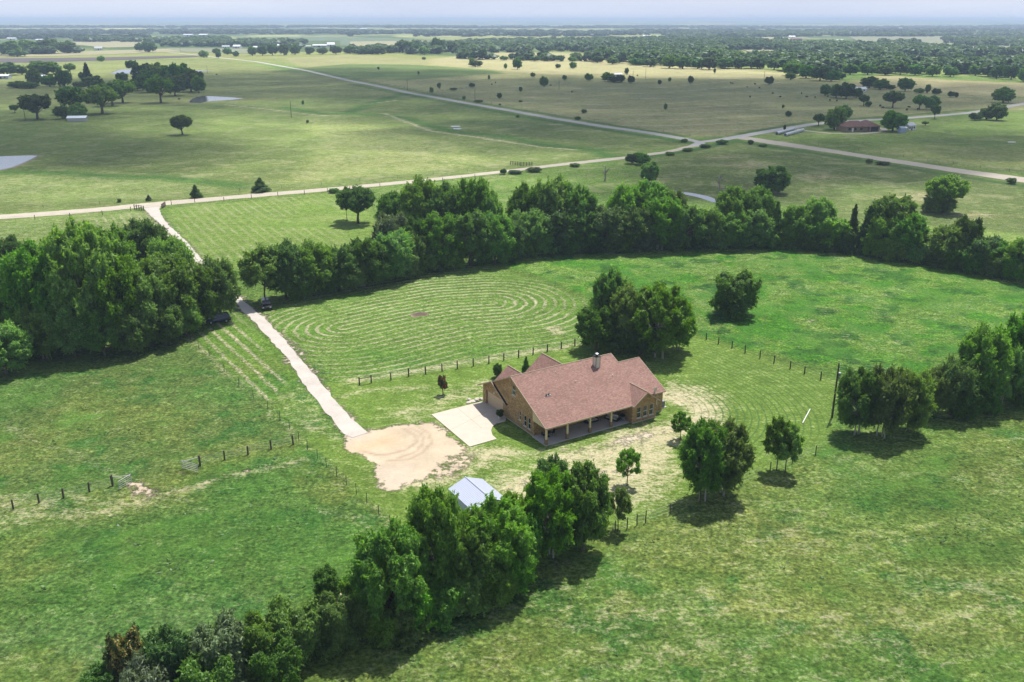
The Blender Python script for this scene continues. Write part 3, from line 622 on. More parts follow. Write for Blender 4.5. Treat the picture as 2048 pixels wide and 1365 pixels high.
# pale hay meadows, ploughed strips and far fields, each a sheet on the ground
def field_mat(name, col, var=0.12):
    t = NT(name); mpn = t.n('Mapping'); mpn.inputs['Scale'].default_value = (0.012, 0.05, 1); t.set(mpn.inputs[0], t.pos())
    a = t.noise(1.0, 5, 0.6, mpn.outputs[0]); return t.fin(t.scl(col, t.rng(a, 0.25, 0.75, 1-var, 1+var)), 0.95)
FM = [field_mat('hay_meadow', (0.30, 0.28, 0.155)), field_mat('ploughed_field', (0.105, 0.088, 0.085)), field_mat('green_field', (0.120, 0.165, 0.085)), field_mat('pale_meadow', (0.205, 0.215, 0.125))]
for i_, (k, pts) in enumerate(far_fields):
    if max(q[1] for q in pts) > 78: sheet('field', pts, FM[k], 0.3+.03*i_)
M['concrete'] = simple('concrete', (0.47, 0.41, 0.335), 0.85, 0.08, 0.8, bump=0.01)

# ------------------------------------------------------------------ trees
rng = np.random.default_rng(7)
def cards(P0, Nn, L, Wd, droop=0.0, axis_dir=None):
    """rhombus leaf clumps: centres P0, normals Nn, half length L, half width Wd"""
    n = len(P0); Nn = Nn/np.linalg.norm(Nn, axis=1, keepdims=True)
    t = rng.normal(size=(n, 3))
    if axis_dir is not None: t = t*0.55+np.array(axis_dir)
    t -= Nn*np.sum(t*Nn, 1, keepdims=True); t /= np.linalg.norm(t, axis=1, keepdims=True); b = np.cross(Nn, t)
    l = L*rng.uniform(0.6, 1.35, (n, 1)); w = Wd*rng.uniform(0.6, 1.3, (n, 1)); fold = Nn*(w*0.35)
    V = np.stack([P0-t*l-fold*.5, P0+b*w+fold, P0+t*l*1.1-fold*.5, P0-b*w+fold], 1).reshape(-1, 3)
    return V, np.arange(4*n).reshape(-1, 4)
def crown_mesh(name, lobes, total, L, Wd, mat, up=0.35, axis_dir=None, inner=0.12, alt=0.0):
    """leaf clumps on the shells of many overlapping lobes (x, y, z, rx, rz)"""
    A = np.array(lobes, float); area = A[:, 3]*A[:, 3]*0.6+A[:, 3]*A[:, 4]*.4; cnt = np.maximum(8, (total*area/area.sum()).astype(int))
    Ps, Ns, Ts = [], [], []
    for i, (x, y, z, rx, rz) in enumerate(A):
        n = cnt[i]; d = rng.normal(size=(n, 3)); d[:, 2] += 0.25; d /= np.linalg.norm(d, axis=1, keepdims=True)
        # ragged radius: leafy sprays that stand out of each lobe, with gaps between them
        K = 16; k = rng.normal(size=(K, 3)); k /= np.linalg.norm(k, axis=1, keepdims=True); kr = rng.uniform(0.72, 1.28, K); kt = rng.random(K)
        dk = d@k.T; am = np.argmax(dk, 1); lump = dk[np.arange(n), am]; sh_ = np.clip((lump-0.72)/0.24, 0, 1)
        rr = (0.50+0.56*sh_*kr[am])*rng.uniform(0.84, 1.10, n); lump = sh_
        ins = rng.random(n) < inner; rr[ins] *= rng.uniform(0.3, 0.85, ins.sum())
        p = np.stack([x+d[:, 0]*rx*rr, y+d[:, 1]*rx*rr, z+d[:, 2]*rz*rr], 1)
        keep = np.ones(n, bool)
        for j, (x2, y2, z2, r2, q2) in enumerate(A):
            if j != i: keep &= ((p[:, 0]-x2)/r2)**2+((p[:, 1]-y2)/r2)**2+((p[:, 2]-z2)/q2)**2 > 0.30
        keep &= p[:, 2] > 0.02
        p = p[keep]; dd = d[keep]; m = len(p)
        nn = dd*0.75+rng.normal(size=(m, 3))*0.55; nn[:, 2] += up
        t = 0.36*rng.random(m)+0.30*kt[am][keep]+0.12*rng.random()+0.22*lump[keep]  # sprays lighter, gaps darker: crown highlights and shade put into the leaf tint
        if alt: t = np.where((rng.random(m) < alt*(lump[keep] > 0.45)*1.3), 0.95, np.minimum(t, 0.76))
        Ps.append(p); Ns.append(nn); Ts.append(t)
    spr = max(1, int(total*0.16/len(A)/12))
    for i, (x, y, z, rx, rz) in enumerate(A):
        d = rng.normal(size=(spr, 3)); d[:, 2] = np.abs(d[:, 2])*.9+.05; d /= np.linalg.norm(d, axis=1, keepdims=True)
        out = np.array((x, y, (z-5)*1.0)); out = out/(np.linalg.norm(out)+1e-6); d = d*.6+out*.75; d /= np.linalg.norm(d, axis=1, keepdims=True)
        o2 = d+rng.normal(size=(spr, 3))*.3+np.array((0, 0, .25)); o2 /= np.linalg.norm(o2, axis=1, keepdims=True); ln = rng.uniform(.35, .95, (spr, 1))*min(1.0, rx)
        for q in range(12):
            f_ = q/11.0; p = np.array((x, y, z))+d*np.array((rx, rx, rz))*.8+o2*ln*f_*1.3+np.array((0, 0, -.25))*f_*f_*ln+rng.normal(size=(spr, 3))*.13*(1.15-f_)
            k = p[:, 2] > .1; Ps.append(p[k]); Ns.append((o2*.3+rng.normal(size=(spr, 3))*.7+np.array((0, 0, .5)))[k]); Ts.append(np.minimum(.45+.5*rng.random(k.sum()), .76 if alt else 1))
    Pp = np.vstack(Ps); V, Fq = cards(Pp, np.vstack(Ns), L, Wd, axis_dir=axis_dir)
    return mesh_np(name, V, Fq, mat, dict(tint=np.repeat(np.concatenate(Ts), 4)))
def trunk_mesh(name, lobes, mat, r0=0.28, h0=0.0, top=4.0, stems=1, n=6, seed=1):
    rnd = random.Random(seed); mb = MB()
    for s_ in range(stems):
        bx, by = (rnd.uniform(-.8, .8), rnd.uniform(-.8, .8)) if stems > 1 else (0, 0)
        tx, ty = rnd.uniform(-.5, .5)+bx, rnd.uniform(-.5, .5)+by; k = 0.65 if stems > 1 else 1
        tr = [(bx, by, -0.1), (bx*.9+tx*.1, by*.9+ty*.1, top*.3), ((bx+tx)/2, (by+ty)/2, top*.65), (tx, ty, top)]
        mb.tube(tr, [r0*1.25*k, r0*.95*k, r0*.8*k, r0*.55*k], n)
        for i, l in enumerate(lobes):
            if i % stems != s_: continue
            q = rnd.uniform(0.5, 1.0); sx, sy, sz = tx*q+bx*(1-q), ty*q+by*(1-q), top*q
            ex, ey, ez = l[0], l[1], max(l[2], sz+.15)
            mb.tube([(sx, sy, sz), ((sx+ex)/2+rnd.uniform(-.2, .2), (sy+ey)/2+rnd.uniform(-.2, .2), (sz*.55+ez*.45)), (ex, ey, ez)], [r0*.42*k, r0*.26*k, r0*.08], 5, False)
    return mb.mesh(name, mat, True)
def lobes_round(seed, n, zc, spread, r, hz_=1.0, low=0.0):
    rnd = random.Random(seed); out = [(0, 0, zc+spread*.35*hz_, r*1.15, r*1.1*hz_)]
    for i in range(n):
        a = 2.399963*i+rnd.uniform(-.4, .4); f = (i+.5)/n; el = 1-1.75*f+low; rad = spread*math.sqrt(max(0, 1-min(1, abs(el))**2))*rnd.uniform(.8, 1.05)
        q = r*rnd.uniform(.62, 1.12)
        out.append((math.cos(a)*rad, math.sin(a)*rad, zc+el*spread*hz_*rnd.uniform(.85, 1.05), q, q*rnd.uniform(.75, .95)))
    return out
# prototypes are 10 m wide and 10 m tall; each tree is a scaled, turned copy
PROTO = {}
def proto(key, lobes, total, L, Wd, mat, bark='bark', **kw):
    tk = {k: kw.pop(k) for k in list(kw) if k in ('r0', 'top', 'stems', 'seed', 'n')}
    cm = crown_mesh('crown_'+key, lobes, total, L, Wd, mat, **kw)
    tm = trunk_mesh('trunk_'+key, lobes, M[bark], **tk) if tk.get('top', 1) else None
    V = np.empty(len(cm.vertices)*3, np.float32); cm.vertices.foreach_get('co', V); V = V.reshape(-1, 3)
    # measured size so that copies come out exactly as wide and tall as asked for
    w = (np.percentile(V[:, 0], 99.5)-np.percentile(V[:, 0], .5)+np.percentile(V[:, 1], 99.5)-np.percentile(V[:, 1], .5))/2
    PROTO.setdefault(key.split('/')[0], []).append((cm, tm, float(w), float(np.percentile(V[:, 2], 99.7))))
lb = lambda s_: lobes_round(s_, 15, 4.9, 3.3, 2.0, 1.0, -.05)
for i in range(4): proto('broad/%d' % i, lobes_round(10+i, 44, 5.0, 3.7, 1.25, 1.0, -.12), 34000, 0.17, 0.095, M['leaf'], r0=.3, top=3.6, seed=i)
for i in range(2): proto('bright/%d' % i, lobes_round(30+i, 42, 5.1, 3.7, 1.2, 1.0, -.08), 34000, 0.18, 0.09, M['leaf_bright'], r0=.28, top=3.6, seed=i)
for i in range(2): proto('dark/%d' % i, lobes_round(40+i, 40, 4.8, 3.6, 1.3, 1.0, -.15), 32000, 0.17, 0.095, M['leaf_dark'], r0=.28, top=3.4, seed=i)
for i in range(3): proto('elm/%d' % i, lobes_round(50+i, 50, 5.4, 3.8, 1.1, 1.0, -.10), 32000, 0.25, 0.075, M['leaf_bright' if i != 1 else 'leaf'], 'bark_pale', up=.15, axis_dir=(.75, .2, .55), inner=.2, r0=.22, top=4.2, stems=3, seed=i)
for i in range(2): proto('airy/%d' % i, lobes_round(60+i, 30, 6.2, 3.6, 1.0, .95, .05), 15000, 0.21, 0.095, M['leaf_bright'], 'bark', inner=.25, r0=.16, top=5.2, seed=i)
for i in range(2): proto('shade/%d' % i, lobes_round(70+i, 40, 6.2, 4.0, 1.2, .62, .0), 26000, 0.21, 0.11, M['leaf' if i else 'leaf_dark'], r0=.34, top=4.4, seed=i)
def bush_l(seed, n=34):
    rnd = random.Random(seed); return [(0, 0, 4.0, 2.7, 4.0)]+[(math.cos(2.4*i)*rnd.uniform(1.5, 3.6), math.sin(2.4*i)*rnd.uniform(1.5, 3.6), rnd.uniform(1.2, 7.4), rnd.uniform(.9, 1.5), rnd.uniform(1.1, 1.8)) for i in range(n)]
for i in range(2): proto('bush/%d' % i, bush_l(80+i), 17000, 0.26, 0.13, M['leaf' if i else 'leaf_dark'], r0=.2, top=3, stems=3, seed=i)
proto('brush/0', bush_l(90), 17000, 0.30, 0.14, M['leaf_bright'], r0=.2, top=3, stems=3)
proto('brush/1', bush_l(91), 17000, 0.30, 0.14, M['leaf'], r0=.2, top=3, stems=3)
proto('greybush/0', bush_l(92), 15000, 0.34, 0.12, M['leaf_grey'], r0=.2, top=3, stems=3, axis_dir=(.4, 0, .7))
proto('yellowbush/0', bush_l(93), 15000, 0.32, 0.15, M['leaf_yellow'], r0=.2, top=3, stems=3, alt=.3)
proto('myrtle/0', lobes_round(94, 9, 6.2, 2.7, 1.7, 1.1), 3000, 0.5, 0.3, M['leaf_red'], r0=.35, top=5, alt=.25)
ced = [(math.cos(i*2.4)*(1-i/16)*2.1, math.sin(i*2.4)*(1-i/16)*2.1, .9+i*.56, 2.0*(1-i/18)+.25, 1.2) for i in range(16)]
proto('cedar/0', ced, 9000, 0.34, 0.12, M['leaf_cedar'], r0=.3, top=8, axis_dir=(0, 0, .8)); proto('cedar/1', [(x*1.3, y*1.2, z*.93, r*1.15, q) for x, y, z, r, q in ced], 9000, 0.34, .12, M['leaf_dark'], r0=.3, top=7)
# lighter meshes for trees far off
for i in range(4): proto('far/%d' % i, lobes_round(100+i, 22, 4.9, 3.5, 1.6, 1.0, -.12), 4200, 0.46, 0.28, M['leaf' if i % 2 else 'leaf_dark'], r0=.35, top=3.5, n=5, inner=.05)
for i in range(2): proto('farshade/%d' % i, lobes_round(110+i, 20, 6.2, 3.8, 1.6, .62), 4000, 0.46, 0.28, M['leaf' if i % 2 else 'leaf_dark'], r0=.4, top=4.5, n=5)
proto('farcedar/0', ced, 1500, .7, .4, M['leaf_cedar'], r0=.3, top=7, n=4)
for i in range(2): proto('tiny/%d' % i, lobes_round(120+i, 7, 4.8, 3.0, 2.4, 1.0, -.15), 420, 1.25, 0.85, M['leaf' if i % 2 else 'leaf_dark'], r0=.4, top=3.4, n=4, inner=0)
TREES = []
rt = random.Random(5)
def plant(kind, x, y, w, h, name='tree', label=None, cat='tree', group=None, var=None, parts=True):
    lst = PROTO[kind]; cm, tm, pw, ph = lst[var if var is not None else rt.randrange(len(lst))]
    sx, sz = w/pw, h/ph; rz = rt.uniform(0, 6.283)
    if parts and tm:
        o = empty(name, (x, y, 0), rz); o.scale = (sx, sx, sz)
        link(bpy.data.objects.new('crown', cm), o); link(bpy.data.objects.new('trunk', tm), o)
    else:
        o = bpy.data.objects.new(name, cm); link(o); o.location = (x, y, 0); o.rotation_euler = (0, 0, rz); o.scale = (sx, sx, sz)
    tag(o, label, cat, group); TREES.append((x, y, w, h)); return o
LOOK = dict(broad='broad leafy green', bright='fresh green', dark='dark green', elm='feathery bright green', airy='loose light green', shade='spreading', bush='dense rounded', brush='bushy bright green', greybush='grey-green', yellowbush='yellow-flecked', cedar='pointed dark', far='dark rounded', farshade='spreading dark', farcedar='small pointed', tiny='dark distant')
def row(where, group, items, name='tree', cat='tree', parts=True):
    """items (u, vbase, vtop, width px, kind); labels count from the left within the row"""
    items = sorted(items, key=lambda q: q[0]); n = len(items)
    for i, (u, vb, vt, wp, kind) in enumerate(items):
        x, y, h = height_at(u, vb, vt); w = .90*wp*depth(x, y)/F
        noun = {'bush': 'bush', 'brush': 'bush', 'greybush': 'shrub', 'yellowbush': 'shrub', 'cedar': 'cedar', 'farcedar': 'cedar'}.get(kind, cat)
        nm = {'bush': 'bush', 'shrub': 'shrub', 'cedar': 'cedar_tree'}.get(noun, name)
        place = ('leftmost' if i == 0 else 'rightmost' if i == n-1 else ordn(i)+' from the left') if n > 1 else 'standing alone'
        plant(kind, x, y, w, h, nm, '%s %s, %s %s' % (LOOK[kind], noun, place, where), noun, group, parts=parts)
def one(u, vb, vt, wp, kind, label, name='tree', cat='tree', group=None, var=None):
    x, y, h = height_at(u, vb, vt); return plant(kind, x, y, .94*wp*depth(x, y)/F, h, name, label, cat, group, var)
# foreground thicket
g = 'trees of the foreground thicket'
one(786, 1258, 1060, 150, 'bright', 'tall bright green tree at the left end of the foreground thicket', group=g)
one(808, 1272, 1196, 100, 'brush', 'low bright bush at the foot of the leftmost thicket tree', 'bush', 'bush')
one(878, 1205, 990, 128, 'elm', 'tall feathery tree just left of the white garage in the foreground thicket', group=g, var=0)
one(940, 1200, 1035, 125, 'dark', 'dark tree in the middle of the foreground thicket', group=g)
one(990, 1180, 1012, 150, 'elm', 'largest feathery tree directly in front of the white garage', group=g, var=1)
one(1026, 1128, 986, 60, 'bright', 'lime green tree at the right edge of the white garage', group=g)
one(1040, 1150, 1030, 90, 'dark', 'dark lower tree below the lime green one beside the garage', group=g)
one(1097, 1115, 950, 120, 'elm', 'pale-stemmed tree right of the gap in the foreground thicket', group=g, var=2)
one(1165, 1100, 938, 112, 'bright', 'tall tree with pale stems near the right end of the foreground thicket', group=g)
one(1130, 1090, 985, 90, 'elm', 'pale-stemmed tree between the two tall ones at the thicket\'s right end', group=g, var=1)
one(1236, 1061, 976, 50, 'airy', 'slim dark tree at the far right end of the foreground thicket', group=g)
one(1103, 1010, 917, 70, 'dark', 'round dark tree behind the foreground thicket, towards the house', group=g)
row('in the scrub at the bottom left', 'bushes along the bottom edge', [(205, 1400, 1342, 80, 'bush'), (262, 1372, 1266, 84, 'yellowbush'), (345, 1392, 1272, 110, 'bush'), (300, 1440, 1330, 110, 'greybush'), (452, 1368, 1248, 118, 'greybush'), (420, 1420, 1320, 110, 'bush'),
   (530, 1345, 1240, 105, 'bush'), (600, 1318, 1206, 112, 'brush'), (672, 1300, 1200, 96, 'bush'), (560, 1385, 1290, 100, 'bush'), (735, 1278, 1196, 70, 'brush'), (655, 1196, 1142, 56, 'brush'), (700, 1218, 1158, 44, 'brush')])
row('in the undergrowth below the thicket trees', 'undergrowth of the foreground thicket', [(830, 1262, 1180, 90, 'brush'), (885, 1240, 1160, 100, 'bush'), (935, 1222, 1140, 100, 'brush'), (985, 1205, 1120, 100, 'bush'), (1030, 1182, 1105, 90, 'brush'), (770, 1284, 1215, 80, 'bush')])
# right of the house
one(1406, 1000, 852, 100, 'elm', 'left one of the two big pale-stemmed trees right of the patio lawn', var=0)
one(1438, 990, 848, 112, 'elm', 'right one of the two big pale-stemmed trees right of the patio lawn', var=2)
one(1360, 880, 825, 44, 'airy', 'small bushy tree behind the pair of big pale-stemmed trees')
one(1553, 942, 836, 62, 'airy', 'left one of two slender trees on the lawn edge')
one(1570, 946, 848, 66, 'airy', 'right one of two slender trees on the lawn edge')
one(1254, 972, 898, 52, 'airy', 'young round-headed tree alone on the dry lawn before the porch')
row('in the clump beside the utility pole', 'trees beside the utility pole', [(1708, 868, 742, 88, 'elm'), (1762, 874, 738, 104, 'elm'), (1815, 864, 744, 84, 'broad')])
row('in the thicket at the right edge', 'trees of the right-hand thicket', [(1862, 832, 742, 70, 'broad'), (1900, 830, 722, 84, 'dark'), (1950, 815, 660, 100, 'broad'), (1998, 810, 690, 80, 'elm'), (2022, 796, 632, 100, 'bright'), (2070, 790, 640, 110, 'broad'), (1925, 838, 780, 60, 'bush'), (2040, 812, 750, 60, 'bush'), (1975, 826, 770, 50, 'brush')])
row('in the group behind the house', 'trees behind the house', [(1192, 700, 612, 86, 'broad'), (1217, 684, 546, 78, 'bright'), (1262, 702, 572, 100, 'broad'), (1318, 714, 576, 124, 'elm'), (1352, 700, 606, 78, 'elm'), (1240, 706, 640, 80, 'dark'), (1285, 712, 650, 80, 'dark')])
one(1467, 630, 548, 94, 'bush', 'dense oval bush alone in the right pasture', 'bush', 'bush', var=1)
one(886, 790, 752, 20, 'myrtle', 'small crape myrtle with reddish blossom left of the garage', 'ornamental_tree')
one(995, 755, 728, 19, 'dark', 'small round clipped tree behind the garage roof', 'ornamental_tree')
one(1052, 746, 713, 20, 'cedar', 'small cone-shaped tree behind the roof between the two rear gables', 'ornamental_tree')
# grove left of the driveway
row('in the grove left of the driveway', 'trees of the grove left of the driveway', [(58, 690, 522, 110, 'bright'), (108, 700, 488, 140, 'broad'), (150, 600, 470, 120, 'broad'), (185, 700, 455, 150, 'bright'), (232, 640, 455, 120, 'broad'), (250, 700, 520, 120, 'bright'), (300, 560, 443, 100, 'dark'),
   (292, 690, 540, 110, 'broad'), (345, 668, 512, 130, 'broad'), (352, 590, 476, 92, 'broad'), (400, 652, 532, 100, 'broad'), (442, 640, 520, 84, 'broad'), (150, 712, 590, 110, 'bright'), (210, 712, 610, 100, 'bright'), (95, 716, 610, 100, 'elm'), (270, 706, 620, 90, 'dark'), (330, 690, 610, 90, 'bright'), (375, 672, 600, 70, 'broad'), (60, 715, 640, 80, 'bush')])
one(14, 566, 474, 90, 'dark', 'dark tree cut by the left edge behind the grove')
one(14, 748, 650, 104, 'bright', 'low dense tree cut by the left edge in front of the grove')
# tree belt behind the hay field
belt = 'trees of the belt behind the hay field'
row('in the near part of the belt', belt, [(530, 604, 492, 96, 'airy'), (572, 598, 487, 88, 'broad'), (628, 590, 488, 98, 'broad'), (600, 600, 530, 70, 'dark'), (680, 582, 494, 88, 'dark'), (655, 588, 530, 70, 'dark'), (735, 573, 478, 84, 'broad'), (705, 580, 520, 70, 'dark'), (788, 560, 464, 92, 'broad'), (760, 568, 510, 70, 'dark'), (828, 548, 470, 70, 'dark'), (815, 556, 505, 60, 'bush'), (850, 545, 500, 60, 'bush')])
one(716, 447, 376, 76, 'shade', 'spreading dark tree alone in the mown field left of the belt', var=0)
one(694, 440, 374, 30, 'airy', 'thin leaning tree beside the lone tree of the mown field')
row('in the back row of the belt', belt, [(788, 478, 388, 70, 'broad'), (845, 492, 360, 90, 'broad'), (893, 495, 370, 88, 'broad'), (950, 498, 361, 84, 'broad'), (978, 500, 385, 60, 'broad'), (1050, 496, 372, 78, 'broad'), (1100, 496, 357, 92, 'broad'), (1150, 498, 370, 84, 'bright'),
   (1250, 490, 372, 80, 'broad'), (1300, 488, 364, 86, 'bright'), (1340, 485, 382, 66, 'broad'), (1462, 488, 378, 82, 'bright'), (1510, 486, 378, 74, 'broad'), (1630, 492, 398, 80, 'elm'), (1772, 508, 395, 110, 'elm')])
row('in the front row of the belt', belt, [(785, 540, 430, 82, 'greybush'), (835, 536, 440, 70, 'dark'), (880, 538, 430, 90, 'broad'), (940, 532, 424, 92, 'bright'), (990, 527, 430, 80, 'broad'), (1028, 520, 440, 60, 'dark'), (1062, 510, 420, 88, 'broad'), (1112, 506, 418, 88, 'dark'), (1165, 504, 420, 84, 'broad'), (1212, 503, 414, 84, 'dark'),
   (1268, 501, 416, 80, 'broad'), (1320, 499, 398, 92, 'elm'), (1370, 498, 412, 84, 'broad'), (1412, 496, 416, 70, 'bright'), (1455, 495, 420, 80, 'broad'), (1502, 494, 418, 84, 'bright'), (1548, 494, 404, 46, 'cedar'), (1590, 494, 412, 74, 'bright'), (1625, 496, 430, 70, 'broad'), (1665, 500, 436, 78, 'brush'), (1700, 502, 410, 38, 'cedar'),
   (1730, 508, 414, 52, 'cedar'), (1768, 514, 430, 80, 'broad'), (1808, 518, 428, 84, 'elm'), (1850, 524, 466, 70, 'brush'), (1890, 532, 450, 84, 'broad'), (1925, 535, 434, 60, 'dark'), (1962, 544, 474, 84, 'broad'), (2005, 550, 486, 84, 'elm'), (2045, 560, 480, 84, 'broad')])
row('along the shaded foot of the belt', 'bushes at the foot of the belt', [(868, 542, 500, 54, 'bush'), (905, 537, 492, 54, 'bush'), (965, 528, 480, 60, 'bush'), (1010, 522, 478, 56, 'bush'), (1048, 514, 474, 56, 'bush'), (1090, 509, 470, 56, 'bush'), (1138, 507, 470, 56, 'bush'), (1190, 505, 468, 56, 'bush'), (1240, 503, 468, 56, 'bush'), (1292, 502, 466, 56, 'greybush'),
   (1345, 500, 460, 56, 'bush'), (1392, 498, 462, 56, 'bush'), (1435, 497, 460, 56, 'bush'), (1480, 496, 458, 56, 'bush'), (1530, 496, 456, 56, 'bush'), (1572, 496, 456, 56, 'bush'), (1612, 498, 460, 56, 'bush'), (1648, 501, 462, 50, 'bush'), (1688, 505, 462, 50, 'bush'), (1745, 514, 474, 54, 'bush'), (1788, 521, 476, 54, 'bush'), (1830, 525, 484, 54, 'bush'), (1870, 531, 490, 54, 'bush'),
   (1910, 539, 492, 54, 'bush'), (1945, 546, 500, 54, 'bush'), (1985, 552, 506, 54, 'bush'), (2025, 560, 512, 54, 'bush')])
# pasture trees between belt and road
one(1543, 386, 333, 70, 'far', 'round dark tree standing alone above the belt, right of the creek')
one(1886, 425, 352, 78, 'shade', 'two-tiered tree in the pasture above the right end of the belt', var=1)
one(1876, 426, 385, 62, 'bush', 'dense growth at the foot of the two-tiered pasture tree', 'bush', 'bush')
one(1299, 366, 324, 38, 'far', 'small dark tree between the gravel road and the belt')
one(1284, 330, 306, 34, 'far', 'right one of two dark bushes on the gravel road verge', 'bush', 'bush')
one(1264, 328, 307, 28, 'far', 'left one of two dark bushes on the gravel road verge', 'bush', 'bush')
one(365, 270, 231, 42, 'shade', 'single green tree alone in the left pasture', var=1)
row('along the far side of the gravel road', 'cedars beside the gravel road', [(521, 384, 356, 40, 'cedar'), (392, 396, 370, 26, 'cedar'), (298, 402, 390, 14, 'cedar'), (239, 405, 398, 9, 'bush')])
row('along the near verge of the gravel road', 'bushes on the gravel road verge', [(1007, 349, 338, 14, 'far'), (1030, 348, 341, 30, 'far'), (1068, 344, 335, 34, 'far'), (1150, 334, 327, 22, 'far'), (1340, 311, 304, 22, 'far'), (1375, 303, 296, 24, 'far'), (1410, 296, 289, 24, 'far'), (1444, 289, 280, 26, 'far'), (1368, 285, 278, 16, 'far'), (1501, 290, 280, 12, 'far'), (1525, 294, 288, 20, 'far'), (1738, 328, 318, 16, 'far'), (1765, 330, 323, 30, 'far'), (2022, 368, 356, 22, 'far'), (668, 386, 377, 24, 'far')], 'bush', 'bush')
row('of the clump by the left stock pond', 'trees of the left pasture clump', [(30, 226, 210, 17, 'farshade'), (75, 239, 190, 64, 'farshade'), (125, 238, 212, 34, 'far'), (145, 228, 174, 56, 'farshade'), (158, 240, 206, 40, 'far'), (205, 228, 172, 72, 'farshade'), (246, 206, 160, 58, 'farshade'), (225, 212, 165, 50, 'farshade')])
row('of the dark copse between the ponds', 'trees of the copse between the ponds', [(266, 146, 121, 24, 'farshade'), (245, 164, 145, 26, 'far'), (288, 172, 128, 44, 'far'), (300, 185, 140, 50, 'far'), (322, 206, 152, 58, 'farshade'), (320, 175, 126, 44, 'far'), (345, 182, 128, 44, 'far'), (365, 178, 128, 46, 'far'), (382, 184, 140, 44, 'far'), (398, 186, 152, 32, 'far'), (396, 162, 142, 26, 'far'), (350, 192, 150, 46, 'far'), (275, 182, 160, 36, 'far')])
row('in the farm clump at the far left', 'trees round the far left farm', [(15, 151, 125, 56, 'far'), (44, 150, 130, 24, 'far'), (70, 173, 136, 30, 'far'), (90, 149, 122, 62, 'far'), (100, 174, 150, 34, 'far'), (130, 174, 139, 34, 'far'), (141, 148, 127, 24, 'farshade'), (35, 176, 162, 40, 'far'), (60, 177, 164, 40, 'far'), (176, 165, 126, 24, 'farcedar'), (165, 160, 144, 16, 'far'), (188, 180, 152, 46, 'far'), (160, 178, 164, 30, 'far'), (202, 124, 112, 17, 'far')])
row('round the brown ranch house', 'trees round the brown ranch house', [(1637, 252, 228, 26, 'farshade'), (1668, 260, 214, 44, 'far'), (1684, 250, 211, 40, 'farshade'), (1785, 263, 222, 54, 'far'), (1850, 252, 243, 15, 'farshade')])
row('along the road beyond the ranch house', 'trees beyond the ranch house', [(1785, 216, 183, 42, 'farshade'), (1838, 219, 190, 32, 'farshade'), (1862, 220, 191, 34, 'far'), (1869, 238, 211, 18, 'farshade'), (2006, 206, 175, 46, 'far'), (1972, 240, 216, 34, 'far'), (1993, 241, 206, 40, 'far'), (1950, 241, 226, 26, 'far'), (1727, 212, 190, 22, 'farshade'), (1650, 192, 169, 22, 'far'), (1672, 196, 168, 30, 'far'), (1692, 198, 166, 36, 'far'), (1712, 196, 176, 26, 'far'), (1736, 214, 203, 14, 'far'), (1738, 176, 153, 40, 'far'), (1760, 180, 158, 34, 'far'), (1810, 183, 156, 34, 'far'), (1780, 180, 170, 22, 'far'), (1838, 187, 177, 24, 'far'), (1855, 187, 169, 12, 'far'), (1872, 190, 177, 20, 'far'), (1902, 195, 183, 16, 'far'), (1912, 196, 185, 8, 'far')])
row('dotted over the brown pasture', 'lone trees on the brown pasture', [(1088, 174, 153, 20, 'far'), (1129, 161, 150, 10, 'far'), (1178, 162, 147, 19, 'far'), (1066, 155, 145, 11, 'far'), (1035, 139, 116, 20, 'far'), (1011, 138, 127, 8, 'far'), (1116, 137, 128, 12, 'far'), (1146, 138, 124, 16, 'far'), (999, 198, 186, 11, 'far'), (1041, 184, 174, 8, 'far'), (951, 134, 120, 30, 'far'), (943, 130, 115, 10, 'far'),
   (863, 187, 175, 9, 'far'), (878, 178, 166, 9, 'far'), (907, 181, 176, 16, 'far'), (944, 175, 166, 14, 'far'), (928, 200, 192, 8, 'far'), (957, 205, 200, 20, 'far'), (978, 160, 150, 5, 'far'), (848, 120, 114, 9, 'far'), (1216, 163, 145, 30, 'far'), (1240, 165, 150, 22, 'far'), (1262, 168, 152, 16, 'far'), (1228, 166, 153, 24, 'far'), (1319, 170, 160, 8, 'far'), (1339, 164, 155, 7, 'far'), (1381, 168, 152, 12, 'far'), (1253, 150, 136, 9, 'far'), (1331, 220, 207, 8, 'far'), (1168, 227, 219, 12, 'far'), (1155, 240, 233, 14, 'far'),
   (1538, 170, 153, 20, 'far'), (1429, 147, 137, 6, 'far'), (1569, 262, 250, 6, 'far'), (1577, 234, 222, 14, 'far'), (1566, 217, 210, 6, 'far'), (1041, 205, 201, 9, 'far'), (1035, 236, 230, 9, 'far'), (1581, 160, 145, 22, 'far'), (757, 140, 134, 5, 'far'), (837, 150, 143, 5, 'far'), (615, 247, 240, 6, 'far'), (606, 210, 201, 6, 'far')])
# the deep belts of trees across the far country
row('fronting the far wood right of centre', 'trees fronting the far wood', [(u, v, t_, w_, 'far') for u, v, t_, w_ in ((1195, 126, 112, 26), (1225, 129, 115, 26), (1272, 131, 116, 28), (1300, 134, 117, 30), (1338, 137, 110, 34), (1365, 138, 113, 34), (1395, 138, 118, 30), (1418, 140, 114, 36), (1450, 138, 116, 34), (1482, 138, 115, 36), (1515, 138, 116, 36), (1548, 140, 116, 34), (1585, 152, 122, 40), (1612, 157, 130, 36), (1640, 162, 132, 42), (1662, 163, 140, 36), (1678, 160, 146, 26), (1700, 150, 128, 36), (1735, 150, 126, 36), (1770, 151, 128, 36), (1800, 150, 122, 30), (1830, 151, 128, 32), (1865, 153, 130, 30), (1900, 154, 132, 30), (1950, 152, 130, 26), (1992, 158, 132, 28), (2022, 160, 130, 30), (2046, 164, 134, 26))])
